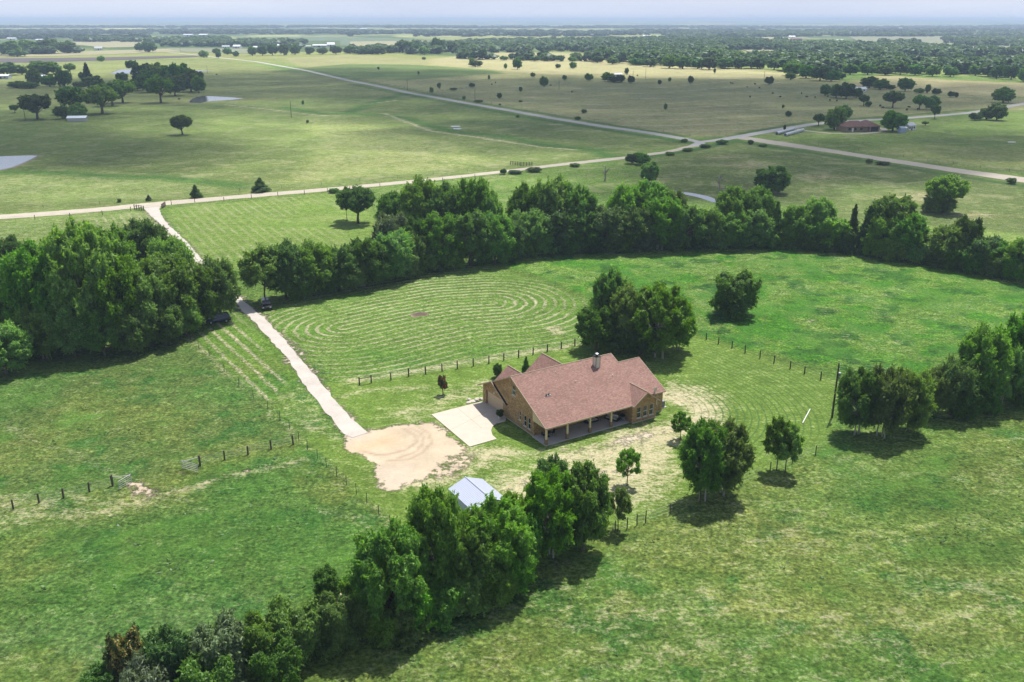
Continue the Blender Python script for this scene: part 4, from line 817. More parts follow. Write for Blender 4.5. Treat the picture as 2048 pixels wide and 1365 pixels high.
row('left of the long grey road', 'trees left of the far road', [(20, 112, 82, 50, 'far'), (60, 108, 80, 50, 'far'), (100, 108, 78, 50, 'far'), (135, 107, 82, 40, 'far'), (35, 114, 100, 40, 'far'), (280, 103, 86, 20, 'far'), (298, 105, 84, 32, 'far'), (408, 116, 101, 22, 'far'), (433, 108, 97, 18, 'far'), (437, 117, 102, 12, 'far'), (455, 110, 96, 20, 'far'), (472, 114, 102, 14, 'far'), (505, 112, 92, 20, 'far'), (525, 112, 90, 22, 'far'), (545, 111, 88, 24, 'far'), (568, 111, 88, 24, 'far'), (590, 110, 90, 22, 'far'), (620, 109, 94, 22, 'far'), (645, 109, 95, 24, 'far'), (672, 109, 92, 26, 'far'), (700, 108, 92, 26, 'far'), (728, 109, 92, 26, 'far')])
row('along the middle distance hedge', 'trees of the middle distance hedge', [(756, 109, 92, 30, 'far'), (805, 106, 80, 30, 'far'), (828, 107, 84, 30, 'far'), (848, 110, 94, 24, 'far'), (876, 106, 76, 32, 'far'), (903, 104, 84, 26, 'far'), (930, 104, 84, 28, 'far'), (965, 120, 98, 20, 'far'), (985, 106, 96, 12, 'far'), (925, 117, 107, 18, 'far'), (945, 119, 110, 20, 'far'), (1008, 121, 112, 20, 'far'), (1040, 122, 113, 20, 'far'), (1070, 123, 112, 22, 'far'), (1095, 123, 112, 24, 'far'), (1120, 123, 111, 22, 'far'), (1145, 124, 114, 20, 'far')])
def dead_tree(u, vb, vt, label):
    x, y, h = height_at(u, vb, vt); rnd = random.Random(int(u)); root = empty('dead_tree', (x, y, 0)); tag(root, label, 'dead tree')
    mb = MB().tube([(0, 0, -.1), (.1, 0, h*.3), (-.1, .1, h*.6), (.1, 0, h)], [.35, .28, .18, .06], 6); mb.build('trunk', M['bark_dead'], root)
    mb = MB()
    for i in range(11):
        z = h*rnd.uniform(.3, .9); a = rnd.uniform(0, 6.28); L = h*rnd.uniform(.2, .42)
        e = (math.cos(a)*L*.7, math.sin(a)*L*.7, z+L*.75); mb.tube([(0, 0, z), (e[0]*.5+.1, e[1]*.5, z+L*.25), e], [.12, .08, .03], 5)
        for k in range(3):
            b = a+rnd.uniform(-1, 1); mb.tube([(e[0]*.6, e[1]*.6, z+L*.4), (e[0]*.6+math.cos(b)*L*.4, e[1]*.6+math.sin(b)*L*.4, z+L*rnd.uniform(.5, .9))], [.05, .02], 4)
    mb.build('branches', M['bark_dead'], root)
dead_tree(1210, 362, 331, 'bare broken dead tree between the gravel road and the belt'); dead_tree(1438, 384, 352, 'bare dead tree beside the creek above the belt')
dead_tree(912, 470, 402, 'bleached bare tree top showing in the back of the belt')

# ------------------------------------------------------------------ the brick farmhouse, in its own frame: x = along the porch, y = towards the back
def brick_mat(name, c1, c2, c3):
    t = NT(name); sp_ = t.n('SeparateXYZ'); t.set(sp_.inputs[0], t.obj()); cb = t.n('CombineXYZ')
    t.set(cb.inputs[0], t.math('ADD', sp_.outputs[0], sp_.outputs[1])); t.set(cb.inputs[1], sp_.outputs[2])
    b = t.n('TexBrick'); t.set(b.inputs['Vector'], cb.outputs[0]); b.inputs['Scale'].default_value = 1.0
    for k, v in (('Brick Width', 0.30), ('Row Height', 0.10), ('Mortar Size', 0.008), ('Bias', 0.0), ('Mortar Smooth', 0.3)): b.inputs[k].default_value = v
    b.inputs['Color1'].default_value = (*c1, 1); b.inputs['Color2'].default_value = (*c2, 1); b.inputs['Mortar'].default_value = (0.30, 0.25, 0.18, 1)
    n = t.noise(1.4, 6, 0.7, cb.outputs[0]); c = t.mix(t.rng(n, 0.50, 0.62, 0, .75, True), b.outputs['Color'], c3)
    c = t.scl(c, t.rng(t.noise(4.5, 4, .7, cb.outputs[0]), .25, .75, .68, 1.32)); return t.fin(c, 0.9, b.outputs['Fac'], 0.01, -0.5, 0.2)
M['brick'] = brick_mat('brick', (0.40, 0.25, 0.105), (0.21, 0.125, 0.052), (0.46, 0.32, 0.15))
def shingle_mat(name, col):
    t = NT(name); p = t.obj(); v = t.n('TexVoronoi'); v.inputs['Scale'].default_value = 3.6; t.set(v.inputs['Vector'], p)
    mpn = t.n('Mapping'); mpn.inputs['Scale'].default_value = (1, 2.2, 2.2); t.set(mpn.inputs[0], p); t.set(v.inputs['Vector'], mpn.outputs[0])
    g = t.n('SeparateColor'); t.set(g.inputs[0], v.outputs['Color'])
    c = t.scl(col, t.rng(g.outputs[0], 0, 1, 0.82, 1.18)); c = t.mix(t.rng(g.outputs[1], .72, .9, 0, .28), c, (0.40, 0.28, 0.22)); c = t.mix(t.rng(g.outputs[2], .8, .95, 0, .3), c, (0.13, 0.07, 0.055))
    sp_ = t.n('SeparateXYZ'); t.set(sp_.inputs[0], p); saw = t.math('FRACT', t.math('MULTIPLY', sp_.outputs[2], 1/0.115))
    c = t.scl(c, t.rng(t.noise(0.35, 4, .6, p), .3, .7, .9, 1.1)); return t.fin(c, 0.92, saw, 0.02, 0.7, 0.15)
M['shingle'] = shingle_mat('shingle', (0.245, 0.143, 0.116)); M['strip_dark'] = simple('near_black_strip', (0.028, 0.024, 0.026), 0.6, .2)
M['trim'] = simple('trim_tan', (0.42, 0.32, 0.22), 0.7, .08); M['cream'] = simple('cream_paint', (0.60, 0.48, 0.29), 0.6, .06, 1.5); M['white'] = simple('white_paint', (0.72, 0.71, 0.68), 0.5, .05)
M['glass'] = simple('window_glass', (0.018, 0.024, 0.024), 0.08, .2, 1, 0.7); M['dark'] = simple('black_metal', (0.02, 0.02, 0.022), .5, .2); M['metal'] = simple('galvanised_metal', (0.42, 0.43, 0.44), .4, .12, 3, .5, .6)
M['cushion'] = simple('cushion_cloth', (0.55, 0.52, 0.46), .95, .1); M['stone'] = simple('column_stone', (0.22, 0.15, 0.085), .9, .5, 5, bump=.02); M['door_tan'] = simple('garage_door_paint', (0.56, 0.42, 0.27), .6, .05); M['ac_grey'] = simple('unit_grey', (0.16, 0.18, 0.19), .6, .15)
HZ = {}
house = empty('brick_house', (HO[0], HO[1], 0.0), HA)
tag(house, 'single-storey tan brick farmhouse with a red-brown shingle roof and long porch', 'house')
mR = lambda b: 2.90+0.487*(b+0.35)             # main front slope
RB, RZ = 9.0, mR(9.0)
roof = MB()
roof.slab([(-.2, -.35, mR(-.35)), (14.85, -.35, mR(-.35)), (17.3, 3.35, mR(3.35)), (19.13, .6, mR(.6)), (22.1, .6, mR(.6)), (22.1, 7.22, mR(7.22)), (18.0, 7.22, mR(7.22)), (18.0, RB, RZ), (-.2, RB, RZ)], .14)
roof.slab([(-.2, RB, RZ), (18.0, RB, RZ), (18.0, 18.35, 2.9), (-.2, 18.35, 2.9)], .14)
roof.slab([(18.003, 7.22, mR(7.22)), (22.1, 7.22, mR(7.22)), (22.1, 13.84, mR(.6)), (18.003, 13.84, mR(.6))], .14)
bz = lambda a: 4.70-0.735*abs(a-17.3)
roof.slab([(14.85, -.85, bz(14.85)), (17.3, -.85, bz(17.3)), (17.3, 3.40, bz(17.3)), (14.85, -.35, bz(14.85)+.003)], .12)
roof.slab([(17.3, -.85, bz(17.3)), (19.75, -.85, bz(19.75)), (19.75, .93, bz(19.75)), (19.13, .93, bz(19.13)), (17.3, 3.40, bz(17.3))], .12)
for a_, z_, bf, hw in ((5.05, 5.0, 13.6, 2.55), (11.4, 5.8, 12.0, 3.5)):
    s_ = (z_-2.9)/hw
    roof.slab([(a_-hw, 18.42, 2.9), (a_-hw, 17.9, 2.9), (a_, bf, z_), (a_, 18.42, z_)], .12)
    roof.slab([(a_, 18.42, z_), (a_, bf, z_), (a_+hw, 17.9, 2.9), (a_+hw, 18.42, 2.9)], .12)
rf = roof.build('roof', M['shingle'], house)
cap = MB()
for a, b in (((-.2, RB, RZ+.02), (18.0, RB, RZ+.02)), ((18.0, 7.22, mR(7.22)+.02), (22.1, 7.22, mR(7.22)+.02)), ((17.3, -.85, 4.72), (17.3, 3.35, 4.72)), ((5.05, 18.42, 5.02), (5.05, 13.9, 5.02)), ((11.4, 18.42, 5.82), (11.4, 12.3, 5.82))): cap.tube([a, b], .07, 5)
cap.build('ridge_cap', M['trim'], rf)
gr = MB().slab([(-.52, 9.85, 2.72), (-.204, 9.85, 2.72), (-.204, 14.15, 4.99), (-.52, 14.15, 4.99)], .12)  # near-black strip along both slopes of the garage gable edge
gr.slab([(-.52, 14.152, 4.99), (-.204, 14.152, 4.99), (-.204, 18.35, 2.96), (-.52, 18.35, 2.96)], .12)
gr.build('garage_gable_roof', M['strip_dark'], rf)
# fascia boards along eaves and rakes
fa = MB()
def board(p, q, w=.05, h=.2):
    p, q = Vector(p), Vector(q); d = (q-p).normalized(); s_ = d.cross(Vector((0, 0, 1))).normalized()*w/2; u_ = Vector((0, 0, h))
    fa.add([p-s_, p+s_, q+s_, q-s_, p-s_-u_, p+s_-u_, q+s_-u_, q-s_-u_], [(0, 1, 2, 3), (7, 6, 5, 4), (0, 4, 5, 1), (1, 5, 6, 2), (2, 6, 7, 3), (3, 7, 4, 0)])
board((-.23, -.38, 2.90), (-.23, RB, RZ+.01)); board((-.55, 14.15, 5.0), (-.55, 18.38, 2.96)); board((-.55, 9.85, 2.72), (-.55, 14.15, 5.0), .05, .14); board((-.23, RB, RZ+.01), (-.23, 14.2, 4.95)); board((-.2, -.38, 2.905), (14.85, -.38, 2.905), .05, .18)
board((22.13, .57, 3.37), (22.13, 7.22, 6.60)); board((22.13, 7.22, 6.6), (22.13, 13.84, 3.37)); board((18.03, 7.3, 6.66), (18.03, RB, RZ)); board((19.8, .57, 3.365), (22.1, .57, 3.365)); board((14.85, -.88, 2.905), (17.3, -.88, 4.71)); board((17.3, -.88, 4.71), (19.75, -.88, 2.905)); board((14.82, -.85, 2.9), (14.82, -.42, 2.9)); board((19.78, -.85, 2.9), (19.78, .9, 2.9))
fa.build('fascia', M['trim'], rf)
def wall(mb, plane, c, outer, holes=(), d=.3, flip=1):
    """a wall on plane 'a'=c or 'b'=c; outer and holes are lists of (s, z); thickness d inwards with reveals"""
    loops = [outer]+[[(s0, z0), (s0, z1), (s1, z1), (s1, z0)] for s0, s1, z0, z1 in holes]
    P = lambda s_, z, k=0: (c+k*d*flip, s_, z) if plane == 'a' else (s_, c+k*d*flip, z)
    tri = tessellate_polygon([[Vector((x, y, 0)) for x, y in l] for l in loops]); flat = [q for l in loops for q in l]; n = len(flat)
    mb.add([P(*q) for q in flat]+[P(q[0], q[1], 1) for q in flat], [t_ for t_ in tri]+[(a+n, b+n, e+n) for a, b, e in tri])
    for l in loops:
        for i in range(len(l)):
            p, q = l[i], l[(i+1) % len(l)]; mb.add([P(*p), P(*q), P(q[0], q[1], 1), P(p[0], p[1], 1)], [(0, 1, 2, 3)])
wins_left = [(8.45, 9.35, 4.45, 5.85), (7.0, 7.5, 1.15, 2.45), (5.45, 6.20, .70, 2.35), (4.35, 5.10, .70, 2.35)]
gd = (12.0, 17.05, 0.02, 2.35)
wb = MB()
rl = lambda b: (mR(b) if b <= RB else RZ-.487*(b-RB))-.16
wall(wb, 'a', .30, [(3.5, 0), (18.05, 0), (18.05, rl(18.05)), (RB, rl(RB)), (3.5, rl(3.5))], wins_left+[gd], .3)
wins_bay = [(15.82+1.17*k, 16.62+1.17*k, .66, 2.36) for k in range(3)]
wall(wb, 'b', -.45, [(14.94, 0), (19.46, 0), (19.46, bz(19.46)-.14), (17.3, 4.55), (14.94, bz(14.94)-.14)], wins_bay, .3)
wins_porch = [(2.3, 3.5, .55, 1.95), (5.6, 6.8, .55, 1.95), (8.5, 9.7, .55, 1.95)]; door_p = (10.6, 11.5, .12, 2.15)
wall(wb, 'b', 3.5, [(.60, 0), (14.94, 0), (14.94, 4.5), (.60, 4.5)], wins_porch+[door_p], .3)
wall(wb, 'a', 14.94, [(-.15, 0), (3.5, 0), (3.5, 4.4), (.9, 3.3), (-.15, 2.8)], [], .3)
wall(wb, 'a', 19.46, [(-.15, 0), (1.23, 0), (1.23, 3.0), (-.15, 3.0)], [], .3, -1)
wall(wb, 'b', .93, [(19.46, 0), (21.84, 0), (21.84, mR(.93)-.16), (19.46, mR(.93)-.16)], [], .3)
wall(wb, 'a', 21.84, [(1.23, 0), (13.3, 0), (13.3, mR(14.44-13.3)-.16), (7.22, mR(7.22)-.16), (1.23, mR(1.23)-.16)], [(4.5, 5.5, .9, 2.2), (9, 10.2, .9, 2.2)], .3, -1)
wall(wb, 'b', 13.3, [(18.0, 0), (21.54, 0), (21.54, 3.4), (18.0, 3.4)], [], .3, -1)
wall(wb, 'a', 17.9, [(7.3, 3.0), (18.05, 3.0), (RB, rl(RB)), (7.3, rl(7.3))], [], .3, -1)
wall(wb, 'a', 17.9, [(13.3, 0), (18.05, 0), (18.05, 2.75), (13.3, 2.75)], [], .3, -1)
wall(wb, 'b', 18.05, [(.6, 0), (17.6, 0), (17.6, 2.85), (14.9, 2.85), (11.4, 5.6), (8.2, 2.85), (7.6, 2.85), (5.05, 4.8), (2.5, 2.85), (.6, 2.85)], [(4.4, 5.7, .9, 2.2), (10.9, 11.9, .05, 2.2)], .3, -1)
wb.build('brick_wall', M['brick'], house)
ft = MB().box(.24, 15.0, 3.44, 18.1, -.3, .10); ft.box(15.0, 19.52, -.51, 3.44, -.3, .10); ft.box(19.52, 21.9, .87, 13.36, -.3, .10); ft.build('foundation', M['concrete'], house)
# porch
pc = MB().box(.02, 14.9, 0.0, 3.43, -.3, .14).build('porch_slab', simple('porch_concrete', (0.42, 0.38, 0.35), .8, .07, 1), house)
pn = MB(); wall(pn, 'a', .12, [(.1, 2.52), (3.5, 2.52), (3.5, rl(3.5)), (.1, rl(.1))], [], .16); pn.box(.10, 14.9, .06, .34, 2.42, 2.72); pn.build('porch_gable_panel', M['cream'], house)
MB().box(.3, 14.9, .35, 3.48, 2.60, 2.66).build('porch_ceiling', M['cream'], house)
for a_ in (.25, 3.82, 7.76, 11.55):
    o = MB().bevbox(a_-.125, a_+.125, .06, .31, .86, 2.42, .02).build('porch_column', M['cream'], house)
    MB().bevbox(a_-.2, a_+.2, -.01, .38, .14, .84, .03).box(a_-.23, a_+.23, -.04, .41, .83, .90).build('column_base', M['stone'], o)
def window(plane, c, s0, s1, z0, z1, sgn=1, name='window', rails=1):
    """frame proud of the reveal, glass set back; sgn: +1 when indoors is towards +axis"""
    f = MB(); P_ = lambda a, b, y0, y1, za, zb: (f.box(y0, y1, a, b, za, zb) if plane == 'a' else f.box(a, b, y0, y1, za, zb))
    y0, y1 = sorted((c+.07*sgn, c+.14*sgn)); t_ = .055
    P_(s0+.002, s0+t_, y0, y1, z0+.002, z1-.002); P_(s1-t_, s1-.002, y0, y1, z0+.002, z1-.002); P_(s0+t_, s1-t_, y0, y1, z0+.002, z0+t_); P_(s0+t_, s1-t_, y0, y1, z1-t_, z1-.002)
    if rails: P_(s0+t_, s1-t_, y0+.002, y1-.002, (z0+z1)/2-.03, (z0+z1)/2+.03)
    o = f.build(name, M['white'], house); g_ = MB(); y2, y3 = sorted((c+.115*sgn, c+.13*sgn))
    for za, zb in ((z0+.05, (z0+z1)/2-.03), ((z0+z1)/2+.03, z1-.05)): (g_.box(y2, y3, s0+.05, s1-.05, za, zb) if plane == 'a' else g_.box(s0+.05, s1-.05, y2, y3, za, zb))
    g_.build('pane', M['glass'], o)
    sl_ = MB(); y4, y5 = sorted((c-.06*sgn, c+.068*sgn)); (sl_.box(y4, y5, s0-.05, s1+.05, z0-.07, z0-.003) if plane == 'a' else sl_.box(s0-.05, s1+.05, y4, y5, z0-.07, z0-.003)); sl_.build('sill', M['white'], o)
for w_ in wins_left: window('a', .30, *w_)
for w_ in wins_bay+wins_porch: window('b', -.45 if w_ in wins_bay else 3.5, *w_)
for w_ in ((4.5, 5.5, .9, 2.2), (9, 10.2, .9, 2.2)): window('a', 21.84, *w_, sgn=-1)
window('b', 18.05, 4.4, 5.7, .9, 2.2, -1)
d_ = MB().box(door_p[0]+.003, door_p[1]-.003, 3.60, 3.66, .142, 2.147).build('porch_door', simple('door_brown', (0.16, 0.07, 0.035), .5, .2), house); MB().box(11.3, 11.36, 3.55, 3.60, 1.0, 1.1).build('handle', M['metal'], d_)
d_ = MB().box(10.903, 11.897, 17.85, 17.93, .103, 2.197).build('front_door', simple('front_door_wood', (0.2, 0.09, 0.04), .5, .2), house)
gdm = MB()
for k in range(4): gdm.bevbox(.55, .61, 12.003, 17.047, .024+k*.582, .024+(k+1)*.582-.008, .012)
gdo = gdm.build('garage_door', M['door_tan'], house)
g_ = MB()
for k in range(4):
    for j in range(8): g_.box(.535, .549, 12.16+j*.61, 12.62+j*.61, .13+k*.582, .5+k*.582)
g_.build('raised_panel', M['door_tan'], gdo)
M['door_brown_'] = simple('chimney_corner', (0.12, .09, .075), .7, .1)
# chimney, vents, dish, meter box
ch = MB().box(13.68, 14.46, 7.08, 7.86, 6.0, 8.20).build('chimney', simple('chimney_panel', (0.62, .55, .43), .7, .06), house)
c_ = MB()
for x_ in (13.66, 14.41):
    for y_ in (7.06, 7.81): c_.box(x_, x_+.07, y_, y_+.07, 6.0, 8.203)
c_.box(13.63, 14.51, 7.03, 7.91, 8.204, 8.28).build('chimney_trim', M['door_brown_'], ch)
MB().box(13.66, 14.48, 7.06, 7.88, 8.282, 8.33).tube([(14.07, 7.47, 8.33), (14.07, 7.47, 8.66)], .16, 12).build('chimney_flue', M['dark'], ch); MB().tube([(14.07, 7.47, 8.67), (14.07, 7.47, 8.71), (14.07, 7.47, 8.82)], [.30, .30, .08], 14).build('chimney_cap', M['metal'], ch)
for x_, y_ in ((3.1, 4.55), (3.55, 4.6)):
    v_ = MB().tube([(x_, y_, mR(y_)-.05), (x_, y_, mR(y_)+.22), (x_, y_, mR(y_)+.24)], [.1, .09, .16], 10).build('roof_vent', M['dark'], house)
    MB().box(x_-.25, x_+.25, y_-.2, y_+.2, mR(y_)-.05, mR(y_)+.02).build('flashing', M['metal'], v_)
for x_, y_ in ((6.9, 7.9), (9.0, 5.6), (15.4, 5.1)): MB().tube([(x_, y_, mR(y_)-.05), (x_, y_, mR(y_)+.25)], .06, 8).build('roof_pipe', M['white'], house)
MB().box(20.0, 20.7, .86, .925, 1.25, 2.35).box(20.3, 20.36, .88, .925, .1, 1.248).build('meter_box', M['white'], house)
lamp = MB().bevbox(.16, .29, 14.4, 14.55, 2.62, 2.95, .03).build('wall_light', M['white'], house)
root = empty('satellite_dish', HL(19.95, .75)+(mR(.75)-.02,), HA); tag(root, 'small pale satellite dish on the right eave of the farmhouse roof', 'satellite dish')
MB().tube([(0, 0, 0), (0, .02, .35), (0.02, -.12, .5)], .035, 8).box(-.14, .14, -.14, .14, -.02, .03).build('mast', M['dark'], root)
vs, fs = [], []
for i in range(5):
    for k in range(20):
        r_ = .36*i/4; an = 2*math.pi*k/20; vs.append((r_*math.cos(an), -.12-r_*r_*.0-.02+(.10*(r_/.36)**2)*-1, .62+r_*math.sin(an)*1.1))
for i in range(4):
    for k in range(20): fs.append((i*20+k, i*20+(k+1) % 20, (i+1)*20+(k+1) % 20, (i+1)*20+k))
dm = MB().add(vs, fs).build('reflector', simple('dish_paint', (0.6, .55, .45), .5, .05), root); dm.modifiers.new('thick', 'SOLIDIFY').thickness = .02
MB().tube([(0, -.14, .3), (0, -.5, .5)], .018, 6).build('arm', M['metal'], root)
# things standing round the house
def at_house(a, b, z=0): x, y = HL(a, b); return (x, y, z)
root = empty('air_conditioner', at_house(22.7, 2.1), HA); tag(root, 'grey air conditioning unit on the ground at the right end of the farmhouse', 'air conditioner')
MB().bevbox(-.42, .42, -.42, .42, .1, 1.05, .06).build('cabinet', M['ac_grey'], root); MB().box(-.6, .6, -.6, .6, 0, .09).build('pad', M['concrete'], root)
g_ = MB()
for k in range(6): r_ = .06+k*.055; g_.tube([(math.cos(t_*.3927)*r_, math.sin(t_*.3927)*r_, 1.08) for t_ in range(17)], .012, 4, False)
g_.build('fan_guard', M['white'], root)
for k in range(8):
    pass
def sofa(a, b, rz, label):
    root = empty('patio_sofa', at_house(a, b, .14), HA+rz); tag(root, label, 'patio sofa')
    MB().bevbox(-1.0, 1.0, -.42, .42, .08, .34, .03).bevbox(-1.0, 1.0, .30, .44, .3, .85, .03).bevbox(-1.06, -.9, -.42, .44, .1, .62, .03).bevbox(.9, 1.06, -.42, .44, .1, .62, .03).build('frame', M['dark'], root)
    for k in (-1, 0, 1):
        MB().bevbox(k*.6-.29, k*.6+.29, -.42, .29, .345, .5, .05).build('seat_cushion', M['cushion'], root); MB().bevbox(k*.6-.29, k*.6+.29, .12, .29, .505, .92, .05).build('back_cushion', M['cushion'], root)
sofa(10.0, 2.9, 0, 'patio sofa with pale cushions against the porch back wall'); sofa(13.1, 1.9, -math.pi/2*.0-1.1, 'patio sofa with pale cushions angled towards the right end of the porch')
root = empty('barbecue_grill', at_house(14.4, 1.1, .14), HA); tag(root, 'dark barbecue grill against the brick wall at the porch right end', 'grill')
MB().bevbox(-.25, .25, -.4, .4, .55, .95, .1).build('lid', M['dark'], root); MB().box(-.22, .22, -.35, .35, .1, .54).box(-.2, .2, .4, .75, .72, .76).build('cart', M['ac_grey'], root)
root = empty('patio_table', at_house(1.9, 2.2, .14), HA); tag(root, 'small dark round table on the left end of the porch', 'patio table')
MB().tube([(0, 0, .68), (0, 0, .72)], .5, 20).build('table_top', M['dark'], root); MB().tube([(0, 0, 0), (0, 0, .68)], .05, 8).tube([(0, 0, 0), (0, 0, .03)], .28, 12).build('pedestal', M['dark'], root)
def patio_chair(a, b, rz, label):
    r_ = empty('patio_chair', at_house(a, b, .14), HA+rz); tag(r_, label, 'patio chair'); MB().bevbox(-.24, .24, -.24, .24, .4, .46, .02).build('seat', M['dark'], r_); MB().bevbox(-.24, .24, .2, .25, .46, .95, .02).build('backrest', M['dark'], r_)
    for x_ in (-.21, .21):
        for y_ in (-.2, .22): MB().tube([(x_, y_, 0), (x_, y_, .42)], .02, 6).build('leg', M['dark'], r_)
patio_chair(1.15, 2.2, 1.57, 'dark patio chair left of the small porch table'); patio_chair(2.75, 2.3, -1.57, 'dark patio chair right of the small porch table')
root = empty('planter', at_house(-.75, 11.2, .1), 0); tag(root, 'leafy plant in a pale pot beside the garage door', 'potted plant')
MB().tube([(0, 0, 0), (0, 0, .38), (0, 0, .4)], [.17, .26, .28], 12).build('pot', M['white'], root)
x_, y_ = HL(-.75, 11.2); fol = bpy.data.objects.new('foliage', PROTO['bush'][0][0]); link(fol, root); fol.scale = (.13, .13, .11); fol.location = (0, 0, .36)
rnd = random.Random(4); stm = M['stone_pale'] = simple('pale_rock', (0.48, 0.43, 0.36), .9, .15)
def rock(x, y, r, hgt, label, mat=stm, group=None, z=0):
    vs, fs = [], []; n_ = 9
    for j, (zz, rr) in enumerate(((0, 1), (.45, 1.06), (.85, .8), (1, .45))):
        for i in range(n_): k = rr*rnd.uniform(.85, 1.12)*r; vs.append((math.cos(6.283*i/n_)*k, math.sin(6.283*i/n_)*k*.75, zz*hgt*rnd.uniform(.9, 1.08)))
    for j in range(3):
        for i in range(n_): fs.append((j*n_+i, j*n_+(i+1) % n_, (j+1)*n_+(i+1) % n_, (j+1)*n_+i))
    fs.append(tuple(range(3*n_, 4*n_))); o = MB().add(vs, fs).build('rock', mat); o.location = (x, y, z); o.rotation_euler = (0, 0, rnd.uniform(0, 3)); tag(o, label, 'rock', group)
for k, (a, b, r_) in enumerate(((-1.1, 18.9, .62), (-.1, 19.2, .5), (-.5, 18.7, .4), (-1.9, 18.8, .42), (.5, 18.9, .38), (-1.4, 19.5, .4))):
    x, y = HL(a, b); rock(x, y, r_, .2+.1*(k % 3), 'flat pale landscape rock by the garage corner, %s of the little pile' % ('largest' if k == 0 else ordn(k)+' smaller one'), group='rocks by the garage corner')
# driveway apron of concrete
ap = [Z2(q) for q in ((800, 540), (985, 492), (1163, 448))]
apw = [G(*q) for q in ap]+[HL(.23, 18.0), HL(.23, 11.0), HL(-.55, 9.9)]+[G(*Z2(q)) for q in ((1265, 606), (1240, 628), (1229, 655), (1240, 690), (1270, 716), (1075, 772))]
cap_ = sheet('concrete_pad', apw, M['concrete'], .10, .4, world=True)
jm = simple('expansion_joint', (0.30, 0.25, 0.20), .9, .1)
for p_, q_ in ((G(*Z2((985, 492))), G(*Z2((1165, 640)))), (G(*Z2((930, 655))), G(*Z2((1205, 520))))):
    d = Vector((q_[0]-p_[0], q_[1]-p_[1], 0)).normalized(); s_ = Vector((-d.y, d.x, 0))*.03
    MB().add([(p_[0]-s_.x, p_[1]-s_.y, .104), (p_[0]+s_.x, p_[1]+s_.y, .104), (q_[0]+s_.x, q_[1]+s_.y, .104), (q_[0]-s_.x, q_[1]-s_.y, .104)], [(0, 3, 2, 1)]).build('pavement_joint', jm)['kind'] = 'structure'

# ------------------------------------------------------------------ portable metal garage
M['tin'] = simple('white_tin', (0.47, 0.50, 0.60), .35, .04, 2, .5)
root = empty('portable_garage', HL(-16.7, -10.6)+(0,), HA); tag(root, 'white ribbed metal carport garage half hidden behind the foreground thicket', 'garage')
sh = MB()
for sx in (-1, 1):
    for k in range(22):
        y0 = -3.1+k*.2818; z_ = lambda x: 3.35-abs(x)*.395
        for (ya, yb, dz) in ((y0, y0+.2, 0), (y0+.2, y0+.2818, .035)):
            pts = [(0, ya, z_(0)+dz), (sx*2.4, ya, z_(2.4)+dz), (sx*2.4, yb, z_(2.4)+dz), (0, yb, z_(0)+dz)]; sh.slab(pts if sx > 0 else pts[::-1], .05)
ro = sh.build('roof', M['tin'], root); MB().tube([(0, -3.14, 3.39), (0, 3.14, 3.39)], .06, 6).build('ridge_cap', M['tin'], ro)
wl = MB(); wall(wl, 'a', -2.3, [(-2.9, 0), (2.9, 0), (2.9, 2.40), (-2.9, 2.40)], [], .05); wall(wl, 'a', 2.3, [(-2.9, 0), (2.9, 0), (2.9, 2.40), (-2.9, 2.40)], [], .05, -1)
wall(wl, 'b', 2.9, [(-2.3, 0), (2.3, 0), (2.3, 2.40), (0, 3.3), (-2.3, 2.4)], [], .05, -1); wall(wl, 'b', -2.9, [(-2.3, 0), (2.3, 0), (2.3, 2.40), (0, 3.3), (-2.3, 2.4)], [(-1.2, 1.2, 0.02, 2.2)], .05)
wl.build('wall', M['tin'], root); MB().box(-1.19, 1.19, -2.87, -2.86, .03, 2.19).build('roll_door', M['metal'], root)

# ------------------------------------------------------------------ fences, gates, poles
M['post'] = simple('weathered_post', (0.085, 0.065, 0.05), .95, .35, 8); M['wire'] = simple('fence_wire', (0.20, 0.19, 0.18), .6, .1, 1, .4, .6); M['tpost'] = simple('steel_post', (0.05, 0.055, 0.05), .7, .2)
M['pole'] = simple('pole_wood', (0.075, 0.06, 0.05), .95, .3, 4)
def fence(label, px, hgt=1.35, r=.085, thin=False, wires=(.35, .75, 1.15), mesh_r=.012, interp=0, group=None):
    pts = [G(*q) for q in px]
    if interp:
        out = []
        for a, b in zip(pts[:-1], pts[1:]):
            n = max(1, int(round(math.hypot(b[0]-a[0], b[1]-a[1])/interp))); out += [(a[0]+(b[0]-a[0])*i/n, a[1]+(b[1]-a[1])*i/n) for i in range(n)]
        pts = out+[pts[-1]]
    x0, y0 = pts[0]; root = empty('fence', (x0, y0, 0)); tag(root, label, 'fence', group)
    rnd = random.Random(len(pts)); mb = MB().tube([(0, 0, -.1), (0, 0, hgt*.93), (0, 0, hgt)], [r, r*.95, r*.7], 6); pm = mb.mesh('post', M['tpost' if thin else 'post'])
    for i, (x, y) in enumerate(pts[:100]):
        o = bpy.data.objects.new('post', pm); link(o, root); o.location = (x-x0, y-y0, 0); o.rotation_euler = (rnd.uniform(-.03, .03), rnd.uniform(-.03, .03), rnd.uniform(0, 3)); o.scale = (1, 1, rnd.uniform(.93, 1.07))
    if len(pts) > 100:
        mb2 = MB()
        for x, y in pts[100:]: mb2.tube([(x-x0, y-y0, -.1), (x-x0, y-y0, hgt)], [r, r], 5)
        o = mb2.build('posts', M['post'], root); o['kind'] = 'stuff'
    wm = MB()
    for z in wires:
        for a, b in zip(pts[:-1], pts[1:]): wm.tube([(a[0]-x0, a[1]-y0, z*hgt/1.35), ((a[0]+b[0])/2-x0, (a[1]+b[1])/2-y0, z*hgt/1.35-.03), (b[0]-x0, b[1]-y0, z*hgt/1.35)], mesh_r, 3, False)
    wm.build('wire', M['wire'], root); return root
Z7 = lambda x, y: (680+x/4.096, 640+y/4.096)
